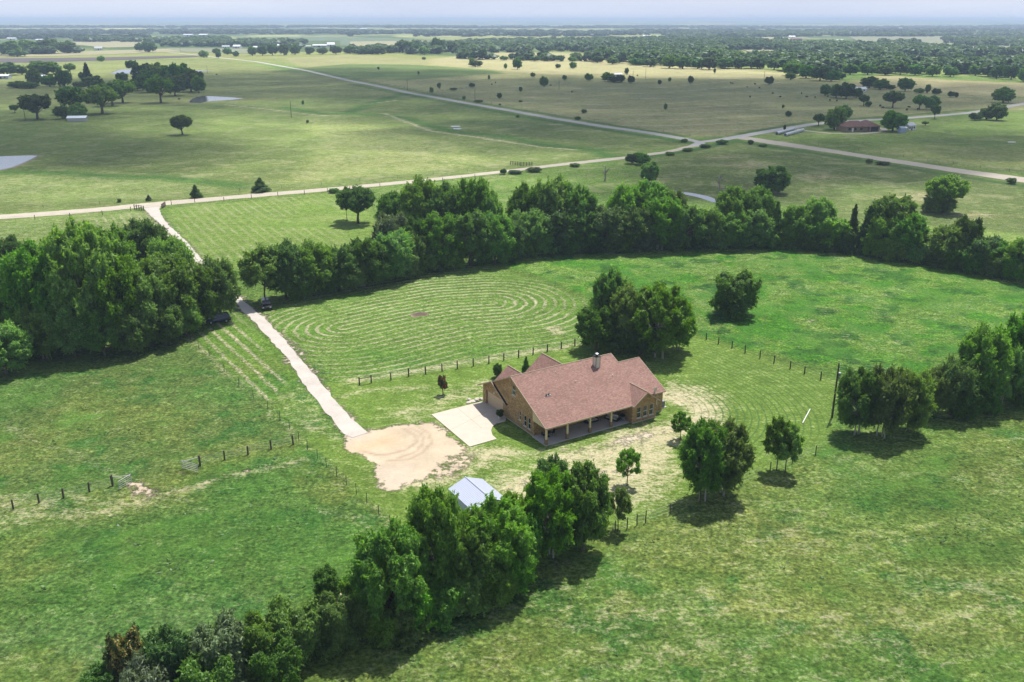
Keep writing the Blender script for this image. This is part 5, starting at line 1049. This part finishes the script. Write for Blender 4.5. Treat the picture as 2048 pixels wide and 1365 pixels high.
f1 = [Z7(*q) for q in ((160, 536), (257, 518), (418, 494), (562, 465), (702, 446), (837, 421), (962, 402), (1092, 381), (1219, 359), (1342, 333), (1463, 311), (1581, 287), (1698, 262), (1813, 238), (1924, 215), (2037, 196))]
root = fence('wood post and wire fence along the front of the raked hay field', f1, 1.42, .12, mesh_r=.02)
a, b = G(*f1[0]), G(*f1[1]); bm_ = MB().tube([(0, 0, 1.1), (b[0]-a[0], b[1]-a[1], 1.1)], .06, 6).tube([(0, 0, .25), (b[0]-a[0], b[1]-a[1], 1.05)], .02, 5); bm_.build('brace', M['post'], root)
Z5 = lambda x, y: (1300+x/2.73, 600+y/2.73)
fence('wood post fence between the mown yard and the right pasture', [Z5(*q) for q in ((238, 197), (307, 219), (373, 242), (447, 265), (519, 291), (600, 319), (676, 347), (765, 376), (843, 405), (932, 436), (1040, 474), (1130, 505), (1240, 540))], 1.42, .11, mesh_r=.02)
fence('thin steel post fence between the left fields and the driveway strip', [(381, 681), (398, 698), (419, 713), (449, 744), (478, 772), (507, 798), (536, 820), (560, 842), (579, 859), (598, 884), (615, 900), (635, 918), (653, 935), (673, 953), (693, 971), (713, 989), (734, 1008), (758, 1032), (781, 1054), (806, 1078), (840, 1100)], 1.5, .045, True, mesh_r=.014)
Z3 = lambda x, y: (x/2.6, 840+y/2.6)
fence('wood post fence running off the left edge from the open field gate', [(-60, 1052), (-22, 1036)]+[Z3(*q) for q in ((70, 466), (203, 433), (331, 408), (465, 375), (586, 344))], 1.4, .12, mesh_r=.018)
fence('wood post fence between the right-hand gate and the driveway fence', [Z3(*q) for q in ((1042, 240), (1168, 208), (1290, 182), (1410, 153), (1525, 130))], 1.4, .12, mesh_r=.018)
fence('post fence in front of the thicket and trees right of the garage', [(1205, 1077), (1230, 1066), (1254, 1058), (1274, 1051), (1291, 1046), (1340, 1029), (1400, 1005), (1470, 976), (1540, 945), (1585, 926), (1631, 911)], 1.6, .07, mesh_r=.014)
fence('wire fence between the hay field and the right pasture', [(960, 521), (1010, 537), (1060, 555), (1110, 574), (1160, 594), (1200, 610)], 1.3, .04, True, mesh_r=.014, interp=9)
fence('roadside fence left of the driveway entrance', [(-30, 445), (70, 439), (140, 434.5), (205, 430), (262, 422.5)], 1.35, .10, mesh_r=.016, interp=0)
fence('roadside fence right of the driveway entrance', [(343, 410), (390, 405.5), (448, 402), (503, 397), (556, 392.5), (609, 389), (655, 384.5), (700, 380), (760, 374), (830, 368), (885, 363), (950, 356), (1000, 351.5)], 1.35, .10, mesh_r=.016)
fence('fence on the far side of the gravel road', [(-30, 424), (200, 410), (480, 384), (720, 365), (1000, 337)], 1.3, .05, True, mesh_r=.014, interp=14)
fence('fence dropping from the road towards the grove', [(140, 434.5), (150, 446), (160, 460), (170, 476)], 1.3, .07, mesh_r=.016, interp=6)
fence('fence beside the long grey road across the brown pasture', [(600, 136), (760, 168), (930, 199), (1110, 231), (1380, 272)], 1.3, .08, interp=22, mesh_r=.02)
fence('fence along the gravel lane on the right', [(1600, 285), (1760, 309), (1960, 337), (2080, 352)], 1.3, .06, interp=12, mesh_r=.02)
fence('hedged fence crossing the brown pasture', [(855, 187), (905, 181), (950, 175)], 1.4, .1, interp=8, mesh_r=.02)
M['gate'] = simple('gate_metal', (0.46, 0.43, 0.44), .5, .1, 2, .5, .3)
def gate(name, label, p, q, post_u, hgt=1.3, bars=5):
    a, b = G(*p), G(*q); root = empty(name, (a[0], a[1], 0)); tag(root, label, 'gate'); dx, dy = b[0]-a[0], b[1]-a[1]
    fr_ = MB()
    for x, y in ((0, 0), (dx, dy)): fr_.tube([(x, y, .15), (x, y, hgt)], .035, 6)
    fr_.build('frame', M['gate'], root); br = MB()
    for k in range(bars): z = .2+(hgt-.25)*k/(bars-1); br.tube([(0, 0, z), (dx, dy, z)], .032, 6)
    br.build('bars', M['gate'], root); c_ = G(*post_u)
    MB().tube([(c_[0]-a[0], c_[1]-a[1], 0), (c_[0]-a[0], c_[1]-a[1], 1.5)], .12, 8).build('gate_post', M['post'], root)
    MB().tube([(0, 0, 1.05), (c_[0]-a[0], c_[1]-a[1], 1.2)], .05, 6).build('brace', M['gate'], root)
gate('field_gate', 'open pale metal bar gate at the end of the left fence', (264, 966), (239, 981), (226, 971)); gate('field_gate', 'open pale metal bar gate right of the other, nearer the driveway', (365, 938), (397, 947), (400, 931))
def rail_panel(label, p, q, rails=3, hgt=1.4):
    a, b = G(*p), G(*q); n = 4; root = empty('rail_fence', (a[0], a[1], 0)); tag(root, label, 'rail fence')
    for i in range(n+1): x, y = (b[0]-a[0])*i/n, (b[1]-a[1])*i/n; MB().tube([(x, y, 0), (x, y, hgt+.15)], .13, 6).build('post', M['post'], root)
    for k in range(rails): z = .4+k*(hgt-.4)/(rails-1); MB().tube([(0, 0, z), (b[0]-a[0], b[1]-a[1], z)], .07, 5).build('rail', M['post'], root)
rail_panel('dark rail fence panel left of the driveway entrance', (269, 419), (288, 422)); rail_panel('dark rail fence panel right of the driveway entrance', (324, 418), (331, 413))
rail_panel('weathered corral rails beyond the gravel road', (1021, 330), (1040, 332)); rail_panel('low corral rails right of the others beyond the gravel road', (1042, 332), (1064, 332))
def utility_pole(u, vb, vt, label, big=False, arm=True):
    x, y, h = height_at(u, vb, vt); root = empty('utility_pole', (x, y, 0), 0.4); tag(root, label, 'utility pole', None if big else 'utility poles across the country')
    r = .16 if big else .17
    MB().tube([(0, 0, -.1), (0, 0, h*.5), (0, 0, h)], [r, r*.85, r*.65], 8).build('pole', M['pole'], root)
    if arm: MB().box(-1.1, 1.1, -.06, .06, h-.75, h-.62).build('crossarm', M['pole'], root)
    if big:
        MB().tube([(.34, .05, h-2.5), (.34, .05, h-1.55)], .24, 12).build('transformer', M['metal'], root); i_ = MB()
        for z in (h-.2, h-1.0): i_.tube([(.16, 0, z), (.28, 0, z+.16)], .05, 6)
        i_.build('insulator', M['white'], root)
        for z in (h*.36, h*.5): MB().tube([(-.5 if z > h*.4 else .1, 0, z), (-.1 if z > h*.4 else .9, 0, z+.03)], .03, 5).build('step', M['dark'], root)
utility_pole(1664, 835, 727, 'tall wooden utility pole with grey transformer beside the right-hand clump', True, False)
for u, vb, vt, l in ((583, 236, 203, 'utility pole in the left pasture beyond the bright patch'), (51, 241, 219, 'utility pole before the left pasture clump'), (415, 147, 131, 'utility pole near the far pond'), (815, 181, 159, 'leftmost utility pole beyond the far road'), (950, 199, 179, 'utility pole just beyond the middle of the far road'), (1118, 180, 162, 'utility pole in the middle of the brown pasture'),
   (1266, 154, 142, 'shorter pole beside the bushes of the brown pasture'), (1291, 158, 136, 'taller pole right of the bushes of the brown pasture'), (1528, 161, 142, 'utility pole near the right edge of the brown pasture'), (361, 105, 96, 'utility pole at the far end of the grey road')): utility_pole(u, vb, vt, l, arm=False)
a, b = G(1605, 848), G(1620, 820)
o = MB().tube([(0, 0, .12), (b[0]-a[0], b[1]-a[1], .12)], .07, 6).build('pipe', M['white']); o.location = (a[0], a[1], 0); tag(o, 'long pale pipe lying on the mown grass left of the utility pole', 'pipe')

# ------------------------------------------------------------------ vehicles, bales, cattle
def paint_mat(name, col):
    t = NT(name); t.b.inputs['Coat Weight'].default_value = .6; t.b.inputs['Coat Roughness'].default_value = .08; return t.fin(col, .35, spec=.5, metal=.3)
PM = [paint_mat('paint_navy', (0.012, 0.022, 0.045)), paint_mat('paint_black', (0.008, 0.008, 0.010))]
M['tyre'] = simple('tyre', (0.015, 0.015, 0.015), .95, .1); M['lampglass'] = simple('lamp_glass', (0.6, 0.6, 0.6), .15, .05, 1, .8)
def suv(u, v, rz, label, paint):
    x, y = G(u, v); root = empty('parked_car', (x, y, 0), rz); tag(root, label, 'car', 'parked cars in the tree shade')
    prof = [(-2.35, .38), (-2.38, .95), (-2.2, 1.08), (-2.05, 1.66), (-1.85, 1.76), (.45, 1.76), (.75, 1.68), (1.35, 1.12), (2.2, 1.0), (2.38, .85), (2.4, .38)]
    vs, fs = [], []; n = len(prof)
    for yy, k in ((-.92, 0), (-.96, 1), (.96, 1), (.92, 0)):
        for (px_, pz) in prof:
            ins = .20 if pz > 1.3 else (.02 if pz > 1.0 else 0); sgn = -1 if yy < 0 else 1
            vs.append((px_, (abs(yy)-ins-(0 if k else .0))*sgn if k else (abs(yy)-ins-.05)*sgn, pz*(1 if k else 1)))
    b_ = MB(); r1 = vs[n:2*n]; r2 = vs[2*n:3*n]; allv = r1+r2
    f_ = [(i, (i+1) % n, (i+1) % n+n, i+n) for i in range(n)]; f_ += [tuple(range(n-1, -1, -1)), tuple(range(n, 2*n))]
    b_.add(allv, f_); bo = b_.build('body', paint, root); md = bo.modifiers.new('bevel', 'BEVEL'); md.width = .06; md.segments = 2; md.limit_method = 'ANGLE'
    for s_ in (-1, 1):
        y_ = s_*.80; ye = s_*.955
        MB().add([(-1.95, s_*.790, 1.60), (.55, s_*.790, 1.60), (1.15, s_*.945, 1.15), (-2.05, s_*.945, 1.15)], [(0, 1, 2, 3)] if s_ < 0 else [(3, 2, 1, 0)]).build('side_window', M['glass'], root)
        MB().box(2.36, 2.42, s_*.72-.17, s_*.72+.17, .68, .84).build('headlight', M['lampglass'], root); MB().box(-2.41, -2.36, s_*.8-.08, s_*.8+.08, .8, 1.02).build('tail_light', simple('tail_red', (.3, .01, .01), .3, .05), root)
        for x_ in (-1.45, 1.45):
            w_ = MB().tube([(x_, s_*.72, .36), (x_, s_*.98, .36)], .36, 20).build('wheel', M['tyre'], root); MB().tube([(x_, s_*.9, .36), (x_, s_*.99, .36)], .21, 14).build('rim', M['metal'], w_)
    MB().add([(.62, -.72, 1.71), (.62, .72, 1.71), (1.33, .86, 1.16), (1.33, -.86, 1.16)], [(0, 3, 2, 1)]).build('windscreen', M['glass'], root).location = (.03, 0, .02)
    MB().add([(-2.1, -.72, 1.62), (-2.1, .72, 1.62), (-2.25, .86, 1.14), (-2.25, -.86, 1.14)], [(0, 1, 2, 3)]).build('rear_window', M['glass'], root).location = (-.03, 0, 0)
    for s_ in (-1, 1): MB().tube([(-1.7, s_*.62, 1.82), (.3, s_*.62, 1.82)], .025, 5).build('roof_rail', M['metal'], root)
suv(437, 645, R(203), 'dark blue sport utility vehicle parked under the grove left of the driveway', PM[0]); suv(533, 616, R(-72), 'black sport utility vehicle facing the camera in shade right of the driveway', PM[1])
M['bale'] = simple('wrapped_bale', (0.50, 0.52, 0.52), .7, .2, 1.5); M['bale_end'] = simple('bale_end', (0.12, 0.14, 0.13), .95, .3, 4)
for rr, (p, q, nm) in enumerate((((1553, 270.5), (1588, 261.5), 'rear'), ((1570, 273.5), (1606, 263.5), 'front'))):
    a, b = G(*p), G(*q); n = 13 if rr == 0 else 12; dx, dy = (b[0]-a[0])/n, (b[1]-a[1])/n; L = math.hypot(dx, dy); an = math.atan2(dy, dx)
    proto_b = None
    for k in range(n):
        root = empty('hay_bale', (a[0]+dx*(k+.5), a[1]+dy*(k+.5), 0), an)
        tag(root, 'wrapped round hay bale, %s from left, in the %s row' % (ordn(k), nm), 'hay bale', 'wrapped hay bales in two rows')
        if k == 0 and rr == 0:
            BM_ = MB().tube([(-L*.48, 0, .85), (-L*.4, 0, .85), (L*.4, 0, .85), (L*.48, 0, .85)], [.80, .86, .86, .80], 18).mesh('bale', M['bale'], True); BE = MB().tube([(-L*.49, 0, .85), (L*.49, 0, .85)], .70, 16).mesh('bale_end', M['bale_end'])
        link(bpy.data.objects.new('wrap', BM_), root); link(bpy.data.objects.new('end', BE), root)
def cow_mesh():
    ob = MB(); v = []; e = []
    me_ = bpy.data.meshes.new('cow'); pts = [(0, 0, 1.05), (.55, 0, 1.1), (-.55, 0, 1.08), (.85, 0, 1.2), (1.15, 0, 1.0), (1.35, 0, .8), (.55, .2, .75), (.55, .2, .02), (.55, -.2, .75), (.55, -.2, .02), (-.55, .2, .8), (-.62, .2, .4), (-.55, .2, .02), (-.55, -.2, .8), (-.62, -.2, .4), (-.55, -.2, .02), (-.8, 0, 1.2), (-.88, 0, .7)]
    ed = [(0, 1), (0, 2), (1, 3), (3, 4), (4, 5), (1, 6), (6, 7), (1, 8), (8, 9), (2, 10), (10, 11), (11, 12), (2, 13), (13, 14), (14, 15), (2, 16), (16, 17)]
    rad = [.42, .38, .38, .2, .17, .11, .14, .06, .14, .06, .16, .08, .06, .16, .08, .06, .08, .03]
    me_.from_pydata(pts, ed, []); o = bpy.data.objects.new('cow_tmp', me_); C.objects.link(o); sk = o.modifiers.new('s', 'SKIN')
    for i, r_ in enumerate(rad): me_.skin_vertices[0].data[i].radius = (r_, r_)
    me_.skin_vertices[0].data[0].use_root = True; o.modifiers.new('sub', 'SUBSURF').render_levels = 1
    dg = bpy.context.evaluated_depsgraph_get(); m2_ = bpy.data.meshes.new_from_object(o.evaluated_get(dg)); bpy.data.objects.remove(o); m2_.materials.clear(); m2_.materials.append(simple('cow_hide', (0.03, 0.022, 0.018), .8, .3)); return m2_
CMH = cow_mesh()
cows = sorted([(1760, 214), (1765, 218), (1813, 222), (1818, 217), (1835, 221), (1500, 196), (1545, 189), (1603, 189), (1613, 196), (1700, 190), (1655, 195), (1660, 203), (1673, 204), (1494, 176), (1519, 178), (1461, 168), (1465, 169), (984, 171), (991, 167), (1000, 212), (1144, 186), (1101, 173), (1275, 153), (433, 151), (358, 201), (1630, 197), (1560, 196), (1510, 170)])
for i, (u, v) in enumerate(cows):
    x, y = G(u, v); o = bpy.data.objects.new('cow', CMH); link(o); o.location = (x, y, 0); o.rotation_euler = (0, 0, rt.uniform(0, 6.28)); tag(o, 'tiny dark grazing cow, %s from the left among the scattered cattle' % ordn(i), 'cow', 'cattle scattered over the far pastures')

# ------------------------------------------------------------------ the ranch house and farm buildings far off
M['roof_brown'] = shingle_mat('brown_shingle', (0.145, 0.080, 0.070)); M['tan_wall'] = brick_mat('tan_brick', (0.27, 0.19, 0.12), (0.18, 0.12, 0.075), (0.32, .24, .16))
def hip(mb, x0, x1, y0, y1, z, rise, o=.6):
    x0 -= o; x1 += o; y0 -= o; y1 += o; w = (y1-y0)/2 if (y1-y0) < (x1-x0) else (x1-x0)/2
    r = [(x0+w, (y0+y1)/2), (x1-w, (y0+y1)/2)] if (y1-y0) < (x1-x0) else [((x0+x1)/2, y0+w), ((x0+x1)/2, y1-w)]
    v = [(x0, y0, z), (x1, y0, z), (x1, y1, z), (x0, y1, z), (r[0][0], r[0][1], z+rise), (r[1][0], r[1][1], z+rise)]
    f = [(0, 1, 5, 4), (1, 2, 5), (2, 3, 4, 5), (3, 0, 4)] if (y1-y0) < (x1-x0) else [(0, 1, 4), (1, 2, 5, 4), (2, 3, 5), (3, 0, 4, 5)]
    mb.add(v, f+[(3, 2, 1, 0)])
x, y = G(1722, 264); root = empty('ranch_house', (x, y, 0), R(14)); tag(root, 'low brown-roofed ranch house between two trees beside the far road', 'house')
wb = MB().box(-9.2, 4, 0, 9, 0, 2.8).box(4.003, 10, -1.5, 10, 0, 2.8).build('wall', M['tan_wall'], root)
rb_ = MB(); hip(rb_, -9.2, 5, 0, 9, 2.8, 2.6); hip(rb_, 1, 10, -1.5, 10, 2.83, 2.7); rb_.build('roof', M['roof_brown'], root)
for a in (-7, -3.5, 0): w_ = MB().box(a-.7, a+.7, -.06, -.003, .9, 2.1).build('window', M['glass'], root)
MB().box(4.8, 9, -1.58, -1.503, .1, 2.5).build('garage_shade_panel', M['dark'], root); MB().box(-5.6, -4.7, -.06, -.003, .05, 2.1).build('door', M['white'], root)  # near-black panel stands in for the shade inside the ranch garage
def gable_building(name, u, v, w, l, hgt, rise, rz, wall_m, roof_m, label, cat='building', doors=True):
    x, y = G(u, v); root = empty(name, (x, y, tz(x, y)), rz); tag(root, label, cat)
    b_ = MB().box(-w/2, w/2, -l/2, l/2, 0, hgt); b_.add([(-w/2, -l/2, hgt), (w/2, -l/2, hgt), (w/2, 0, hgt+rise*.0), (0, 0, 0)], []);
    b_.add([(-w/2, -l/2, hgt), (-w/2, l/2, hgt), (-w/2, 0, hgt+rise)], [(0, 2, 1)]).add([(w/2, -l/2, hgt), (w/2, l/2, hgt), (w/2, 0, hgt+rise)], [(0, 1, 2)]); b_.build('wall', wall_m, root)
    o_ = .4; rb2 = MB().slab([(-w/2-o_, -l/2-o_, hgt-o_*rise/(l/2)+.1), (w/2+o_, -l/2-o_, hgt-o_*rise/(l/2)+.1), (w/2+o_, 0, hgt+rise+.1), (-w/2-o_, 0, hgt+rise+.1)], .12)
    rb2.slab([(-w/2-o_, 0, hgt+rise+.1), (w/2+o_, 0, hgt+rise+.1), (w/2+o_, l/2+o_, hgt-o_*rise/(l/2)+.1), (-w/2-o_, l/2+o_, hgt-o_*rise/(l/2)+.1)], .12); rb2.build('roof', roof_m, root)
    if doors:
        MB().box(-w*.12, w*.05, -l/2-.05, -l/2-.003, .02, hgt*.75).build('door', M['dark'], root)
        for k in (-.32, .28): MB().box(w*k-.6, w*k+.6, -l/2-.05, -l/2-.003, hgt*.35, hgt*.72).build('window', M['glass'], root)
def tz(x, y):
    if y < 3400: return 0.0
    i = min(max(int(np.searchsorted(ys, y)), 1), ny-1); j = min(max(int(np.searchsorted(xs, x)), 1), nx-1); return float(Zg.reshape(ny, nx)[i, j])
wh, wt, gy, rd, br_ = M['white'], simple('white_metal_roof', (.75, .77, .80), .4, .05, 1), simple('grey_metal_roof', (.38, .40, .43), .5, .1, .3), simple('barn_red', (.20, .07, .055), .8, .15), M['roof_brown']
gable_building('shed', 1803, 265.5, 3.2, 3, 2.6, .7, .2, simple('blue_grey_siding', (.36, .43, .55), .7, .08), wt, 'small blue-grey shed at the right of the ranch house', 'shed', False)
gable_building('shed', 1816, 260, 5.5, 5, 2.6, 1.2, .5, wh, gy, 'white outbuilding with grey roof right of the ranch house', 'shed')
gable_building('shed', 156, 243, 10, 6, 2.2, .9, .2, M['metal'], wt, 'low tin shed under the left pasture clump', 'shed', False)
gable_building('barn', 6, 158, 14, 9, 3, 1.2, .1, gy, wt, 'low pale-roofed barn at the left edge by the farm clump', 'barn')
gable_building('shed', 82, 157, 9, 6, 2.4, .9, .1, wh, wt, 'white shed among the trees of the far left farm', 'shed')
for u, v, w, l, hg, ri, rz, wm_, rm_, nm, lb_ in (
    (452, 97, 15, 10, 3.5, 2.4, .3, wh, gy, 'farmhouse', 'grey-roofed farmhouse left of the distant farmstead trees'), (475, 97, 16, 10, 4, 3, -.2, wh, wt, 'farmhouse', 'bright-roofed farmhouse in the distant farmstead'), (463, 108, 16, 8, 3, 1.5, .1, br_, gy, 'barn', 'long low barn in front of the distant farmstead'),
    (518, 99, 22, 12, 4, 2, 0, gy, wt, 'barn', 'wide pale-roofed barn behind the distant farmstead trees'), (562, 95, 14, 10, 4, 2.5, .1, wh, wt, 'farmhouse', 'white farmhouse behind the row of far trees'), (640, 95, 30, 12, 4, 2, 0, gy, wt, 'barn', 'long pale-roofed barn on the skyline left of the road'), (662, 94, 16, 12, 5, 4, .2, wh, wt, 'barn', 'tall white barn at the right of the long skyline barn'), (616, 96, 12, 9, 3, 2, .2, wh, gy, 'farmhouse', 'small farmhouse left of the long skyline barn'),
    (197, 101, 14, 9, 4, 3, .5, wh, gy, 'farmhouse', 'white farmhouse with grey gables on the left horizon'), (24, 80, 26, 12, 4, 2, 0, wh, wt, 'barn', 'white barn at the far left horizon'), (80, 83, 20, 10, 4, 2, 0, wh, wt, 'farmhouse', 'white farmhouse right of the far left barn'), (377, 73, 34, 14, 5, 2.5, 0, wh, wt, 'barn', 'pale barn on the left part of the horizon'), (407, 73, 30, 14, 5, 3, .1, gy, wt, 'barn', 'grey barn beside the pale barn on the horizon'),
    (1583, 76, 22, 12, 4, 2.5, .1, wh, wt, 'farmhouse', 'white farmhouse in the pale meadow right of centre'), (1592, 82, 30, 14, 4, 3, 0, br_, M['roof_brown'], 'farmhouse', 'brown farmhouse in front of the white one in the pale meadow'), (1632, 71, 26, 14, 5, 3, 0, wh, wt, 'farmhouse', 'white house among horizon trees right of the brown farmhouse'), (1494, 81, 16, 10, 4, 2, 0, wh, wt, 'farmhouse', 'small white house left of the pale meadow'),
    (1680, 83, 20, 8, 3, 1.5, 0, wh, wt, 'barn', 'small white barn in the pale meadow'), (1294, 75, 28, 12, 4, 2.5, .1, wh, wt, 'farmhouse', 'white house on the pale strip near centre right'), (1320, 76, 24, 12, 4, 2, 0, wh, wt, 'farmhouse', 'white house right of its neighbour on the pale strip'), (1712, 55, 60, 26, 7, 3, 0, wh, wt, 'barn', 'big white barn high on the right horizon'), (1935, 55.5, 44, 20, 6, 3, 0, wh, wt, 'barn', 'white building on the far right ridge'), (1385, 76, 22, 10, 4, 2, 0, br_, wt, 'farmhouse', 'pale-roofed house left of the wide meadow'),
    (957, 62.5, 36, 16, 6, 3, 0, wh, wt, 'farmhouse', 'tiny white house on the middle horizon'), (727, 60.5, 40, 16, 6, 3, 0, wh, wt, 'farmhouse', 'tiny white house left of the middle horizon'), (1160, 47.8, 90, 40, 12, 5, 0, wh, wt, 'barn', 'tiny bright building on the skyline right of centre'), (182, 63.5, 30, 14, 5, 3, 0, wh, wt, 'farmhouse', 'tiny bright house in the left haze'), (1797, 59, 40, 18, 5, 3, 0, wh, wt, 'farmhouse', 'tiny white house in the haze right of the big horizon barn'), (2035, 97, 26, 12, 4, 2.4, .1, rd, br_, 'barn', 'red-brown barn at the right edge of the far meadow'),
    (1235, 153, 9, 5, 2.2, 1, .3, wh, wt, 'shed', 'small white shed hidden in the bushes of the brown pasture'), (1660, 186, 11, 6, 2.5, 1.2, .4, wh, wt, 'shed', 'white shed among the trees left of the ranch house'), (1718, 184, 10, 6, 2.5, 1.2, .1, wh, wt, 'shed', 'white shed right of the other among the trees')):
    gable_building(nm, u, v, w, l, hg, ri, rz, wm_, rm_, lb_, nm)

# ------------------------------------------------------------------ far-off woods: thousands of crowns that read as one mass
def woods(polys, spacing, hrange, key='tiny', name='woods', seed=1, ratio=1.5, dens=1.0):
    rs = np.random.default_rng(seed); protos = PROTO[key]; Vs, Fs, Ts = [], [], []; base_i = 0
    pm = []
    for cm, tm, pw, ph in protos:
        v = np.empty(len(cm.vertices)*3, np.float32); cm.vertices.foreach_get('co', v); t = np.empty(len(cm.vertices), np.float32); cm.attributes['tint'].data.foreach_get('value', t); pm.append((v.reshape(-1, 3), t, pw, ph))
    cnt = 0
    for poly in polys:
        w = [G(*q) for q in poly]; a = np.array(w); ar = abs(sum(a[i][0]*a[(i+1) % len(a)][1]-a[(i+1) % len(a)][0]*a[i][1] for i in range(len(a))))/2
        n = int(min(ar/spacing**2*dens, 4500)); x = rs.uniform(a[:, 0].min(), a[:, 0].max(), n*4); y = rs.uniform(a[:, 1].min(), a[:, 1].max(), n*4)
        k = (sd_poly(x, y, w) < 0) & (fbm(x, y, .0045, 19, 3) > .44); frac = k.mean(); x = x[k][:n]; y = y[k][:n]
        for i in range(len(x)):
            v, t, pw, ph = pm[rs.integers(len(pm))]; h = rs.uniform(*hrange); s = h/ph; c_, s_ = math.cos(i*2.4), math.sin(i*2.4); q = v.copy(); sw = s*ratio*rs.uniform(.8, 1.3)
            X_ = (q[:, 0]*c_-q[:, 1]*s_)*sw+x[i]; Y_ = (q[:, 0]*s_+q[:, 1]*c_)*sw+y[i]; Z_ = q[:, 2]*s+tz(x[i], y[i])
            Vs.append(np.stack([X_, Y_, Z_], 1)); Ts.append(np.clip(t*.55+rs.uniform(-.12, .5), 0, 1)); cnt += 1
    V = np.vstack(Vs); me_ = mesh_np(name, V, np.arange(len(V)).reshape(-1, 4), M['leaf_wood'], dict(tint=np.concatenate(Ts)))
    o = link(bpy.data.objects.new(name, me_)); return tag(o, 'distant woodland seen as one dark leafy mass', 'woods', kind='stuff')
wood_big = [(1060, 95), (1200, 88), (1348, 82), (1500, 85), (1600, 88), (1680, 92), (1800, 90), (1930, 98), (2120, 105), (2120, 162), (1980, 156), (1850, 149), (1690, 146), (1660, 158), (1590, 148), (1548, 138), (1348, 136), (1290, 131), (1200, 123), (1100, 112)]
PROTO['mini'] = []
for i in range(2): proto('mini/%d' % i, lobes_round(140+i, 5, 4.8, 2.6, 2.6, 1.0, -.15), 110, 2.2, 1.6, M['leaf'], top=0, inner=0)
woods([wood_big], 25, (8, 17), 'tiny', seed=3, ratio=1.45)
strips = [[(0, 108), (165, 104), (165, 112), (0, 114)], [(150, 82), (285, 81), (280, 84.5), (150, 86)], [(290, 82), (460, 80), (460, 86), (290, 88)], [(230, 94), (370, 93), (360, 98), (235, 99)], [(340, 90), (700, 84), (700, 94), (600, 98), (340, 99)], [(680, 104), (860, 101), (1060, 100), (1060, 106), (860, 109), (680, 110)],
          [(700, 96), (860, 90), (1060, 84), (1340, 82), (1060, 100), (860, 101)], [(905, 116), (1200, 121), (1200, 124), (905, 119)], [(1700, 72), (2048, 70), (2048, 74), (1700, 74)], [(1340, 70), (1700, 66), (1700, 73), (1340, 76)], [(1860, 80), (2048, 78), (2048, 92), (1960, 95), (1860, 84)]]
woods(strips, 24, (8, 15), 'mini', seed=5, ratio=1.5)
far_strips = [[(-20, 64), (2068, 62), (2068, 68), (-20, 70)], [(-20, 56), (2068, 55), (2068, 58), (-20, 59)], [(0, 74), (300, 74), (300, 79), (0, 80)], [(690, 68), (1100, 66), (1340, 72), (1100, 74), (690, 74)]]
woods(far_strips, 60, (10, 17), 'mini', seed=7, ratio=2.4)

# ------------------------------------------------------------------ grass tufts and low weeds, one mass each
def tufts(name, n, y0, y1, L, hmin, hmax, mat, seed, wf, label):
    rs = np.random.default_rng(seed); y = y0*np.exp(rs.random(n*2)*math.log(y1/y0)); x = (rs.random(n*2)-.5)*2*(y*.60+8)
    i = np.clip(np.searchsorted(ys, y)-1, 0, ny-1); j = np.clip(np.searchsorted(xs, x)-1, 0, nx-1); k = i*nx+j
    keep = rs.random(n*2) < wf(k, x, y); x, y, k = x[keep][:n], y[keep][:n], k[keep][:n]; m = len(x)
    Vs = []; Ts = []
    for b in range(3):
        an = rs.uniform(0, 6.283, m); h = rs.uniform(hmin, hmax, m); w = L*rs.uniform(.5, 1.2, m); lx, ly = rs.normal(0, 1.3, (2, m))*h
        cx, cy = np.cos(an)*w, np.sin(an)*w; ox, oy = rs.normal(0, L*.6, (2, m))
        Vs.append(np.stack([np.stack([x+ox-cx, y+oy-cy, np.zeros(m)], 1), np.stack([x+ox+cx, y+oy+cy, np.zeros(m)], 1), np.stack([x+ox+cx*.5+lx, y+oy+cy*.5+ly, h], 1), np.stack([x+ox-cx*.6+lx, y+oy-cy*.6+ly, h*.8], 1)], 1).reshape(-1, 3)); Ts.append(np.repeat(rs.random(m), 4))
    V = np.vstack(Vs); o = link(bpy.data.objects.new(name, mesh_np(name, V, np.arange(len(V)).reshape(-1, 4), mat, dict(tint=np.concatenate(Ts))))); return tag(o, label, 'grass', kind='stuff')
def plain_leaf(name, a, b, tr_=.3): return leaf_mat(name, a, b, tr_)
GR = plain_leaf('grass_blades', (0.08, 0.15, 0.03), (0.16, 0.24, 0.07)); WD = plain_leaf('weed_leaves', (0.040, 0.105, 0.022), (0.080, 0.185, 0.036))
openg = (1-np.clip(soil, 0, 1))*np.clip(lush, 0, 1)
sheets_avoid = np.maximum(mask([(286, 416), (322, 414), (538, 646), (637, 759), (736, 866), (705, 876), (602, 760), (509, 644)], 1, False), mask([(865, 832), (965, 804), (1010, 835), (992, 882), (938, 896)], 1, False))
house_m = mask([HL(-.6, -1), HL(22.5, -1), HL(22.5, 19), HL(-.6, 19)], 1, False, True); openg = openg*(1-sheets_avoid)*(1-house_m)
cl = fbm(GX, GY, .35, 71, 3)
tufts('weeds', 14000, 62, 260, .15, .06, .16, WD, 9, lambda k, x, y: np.clip((lush[k]-.55)*1.4, 0, 1)*(1-house_m[k])*(1-sheets_avoid[k])*np.clip((cl[k]-.60)*7, 0, 1)*(soil[k] < .3), 'dark green weeds in clumps through the pastures')
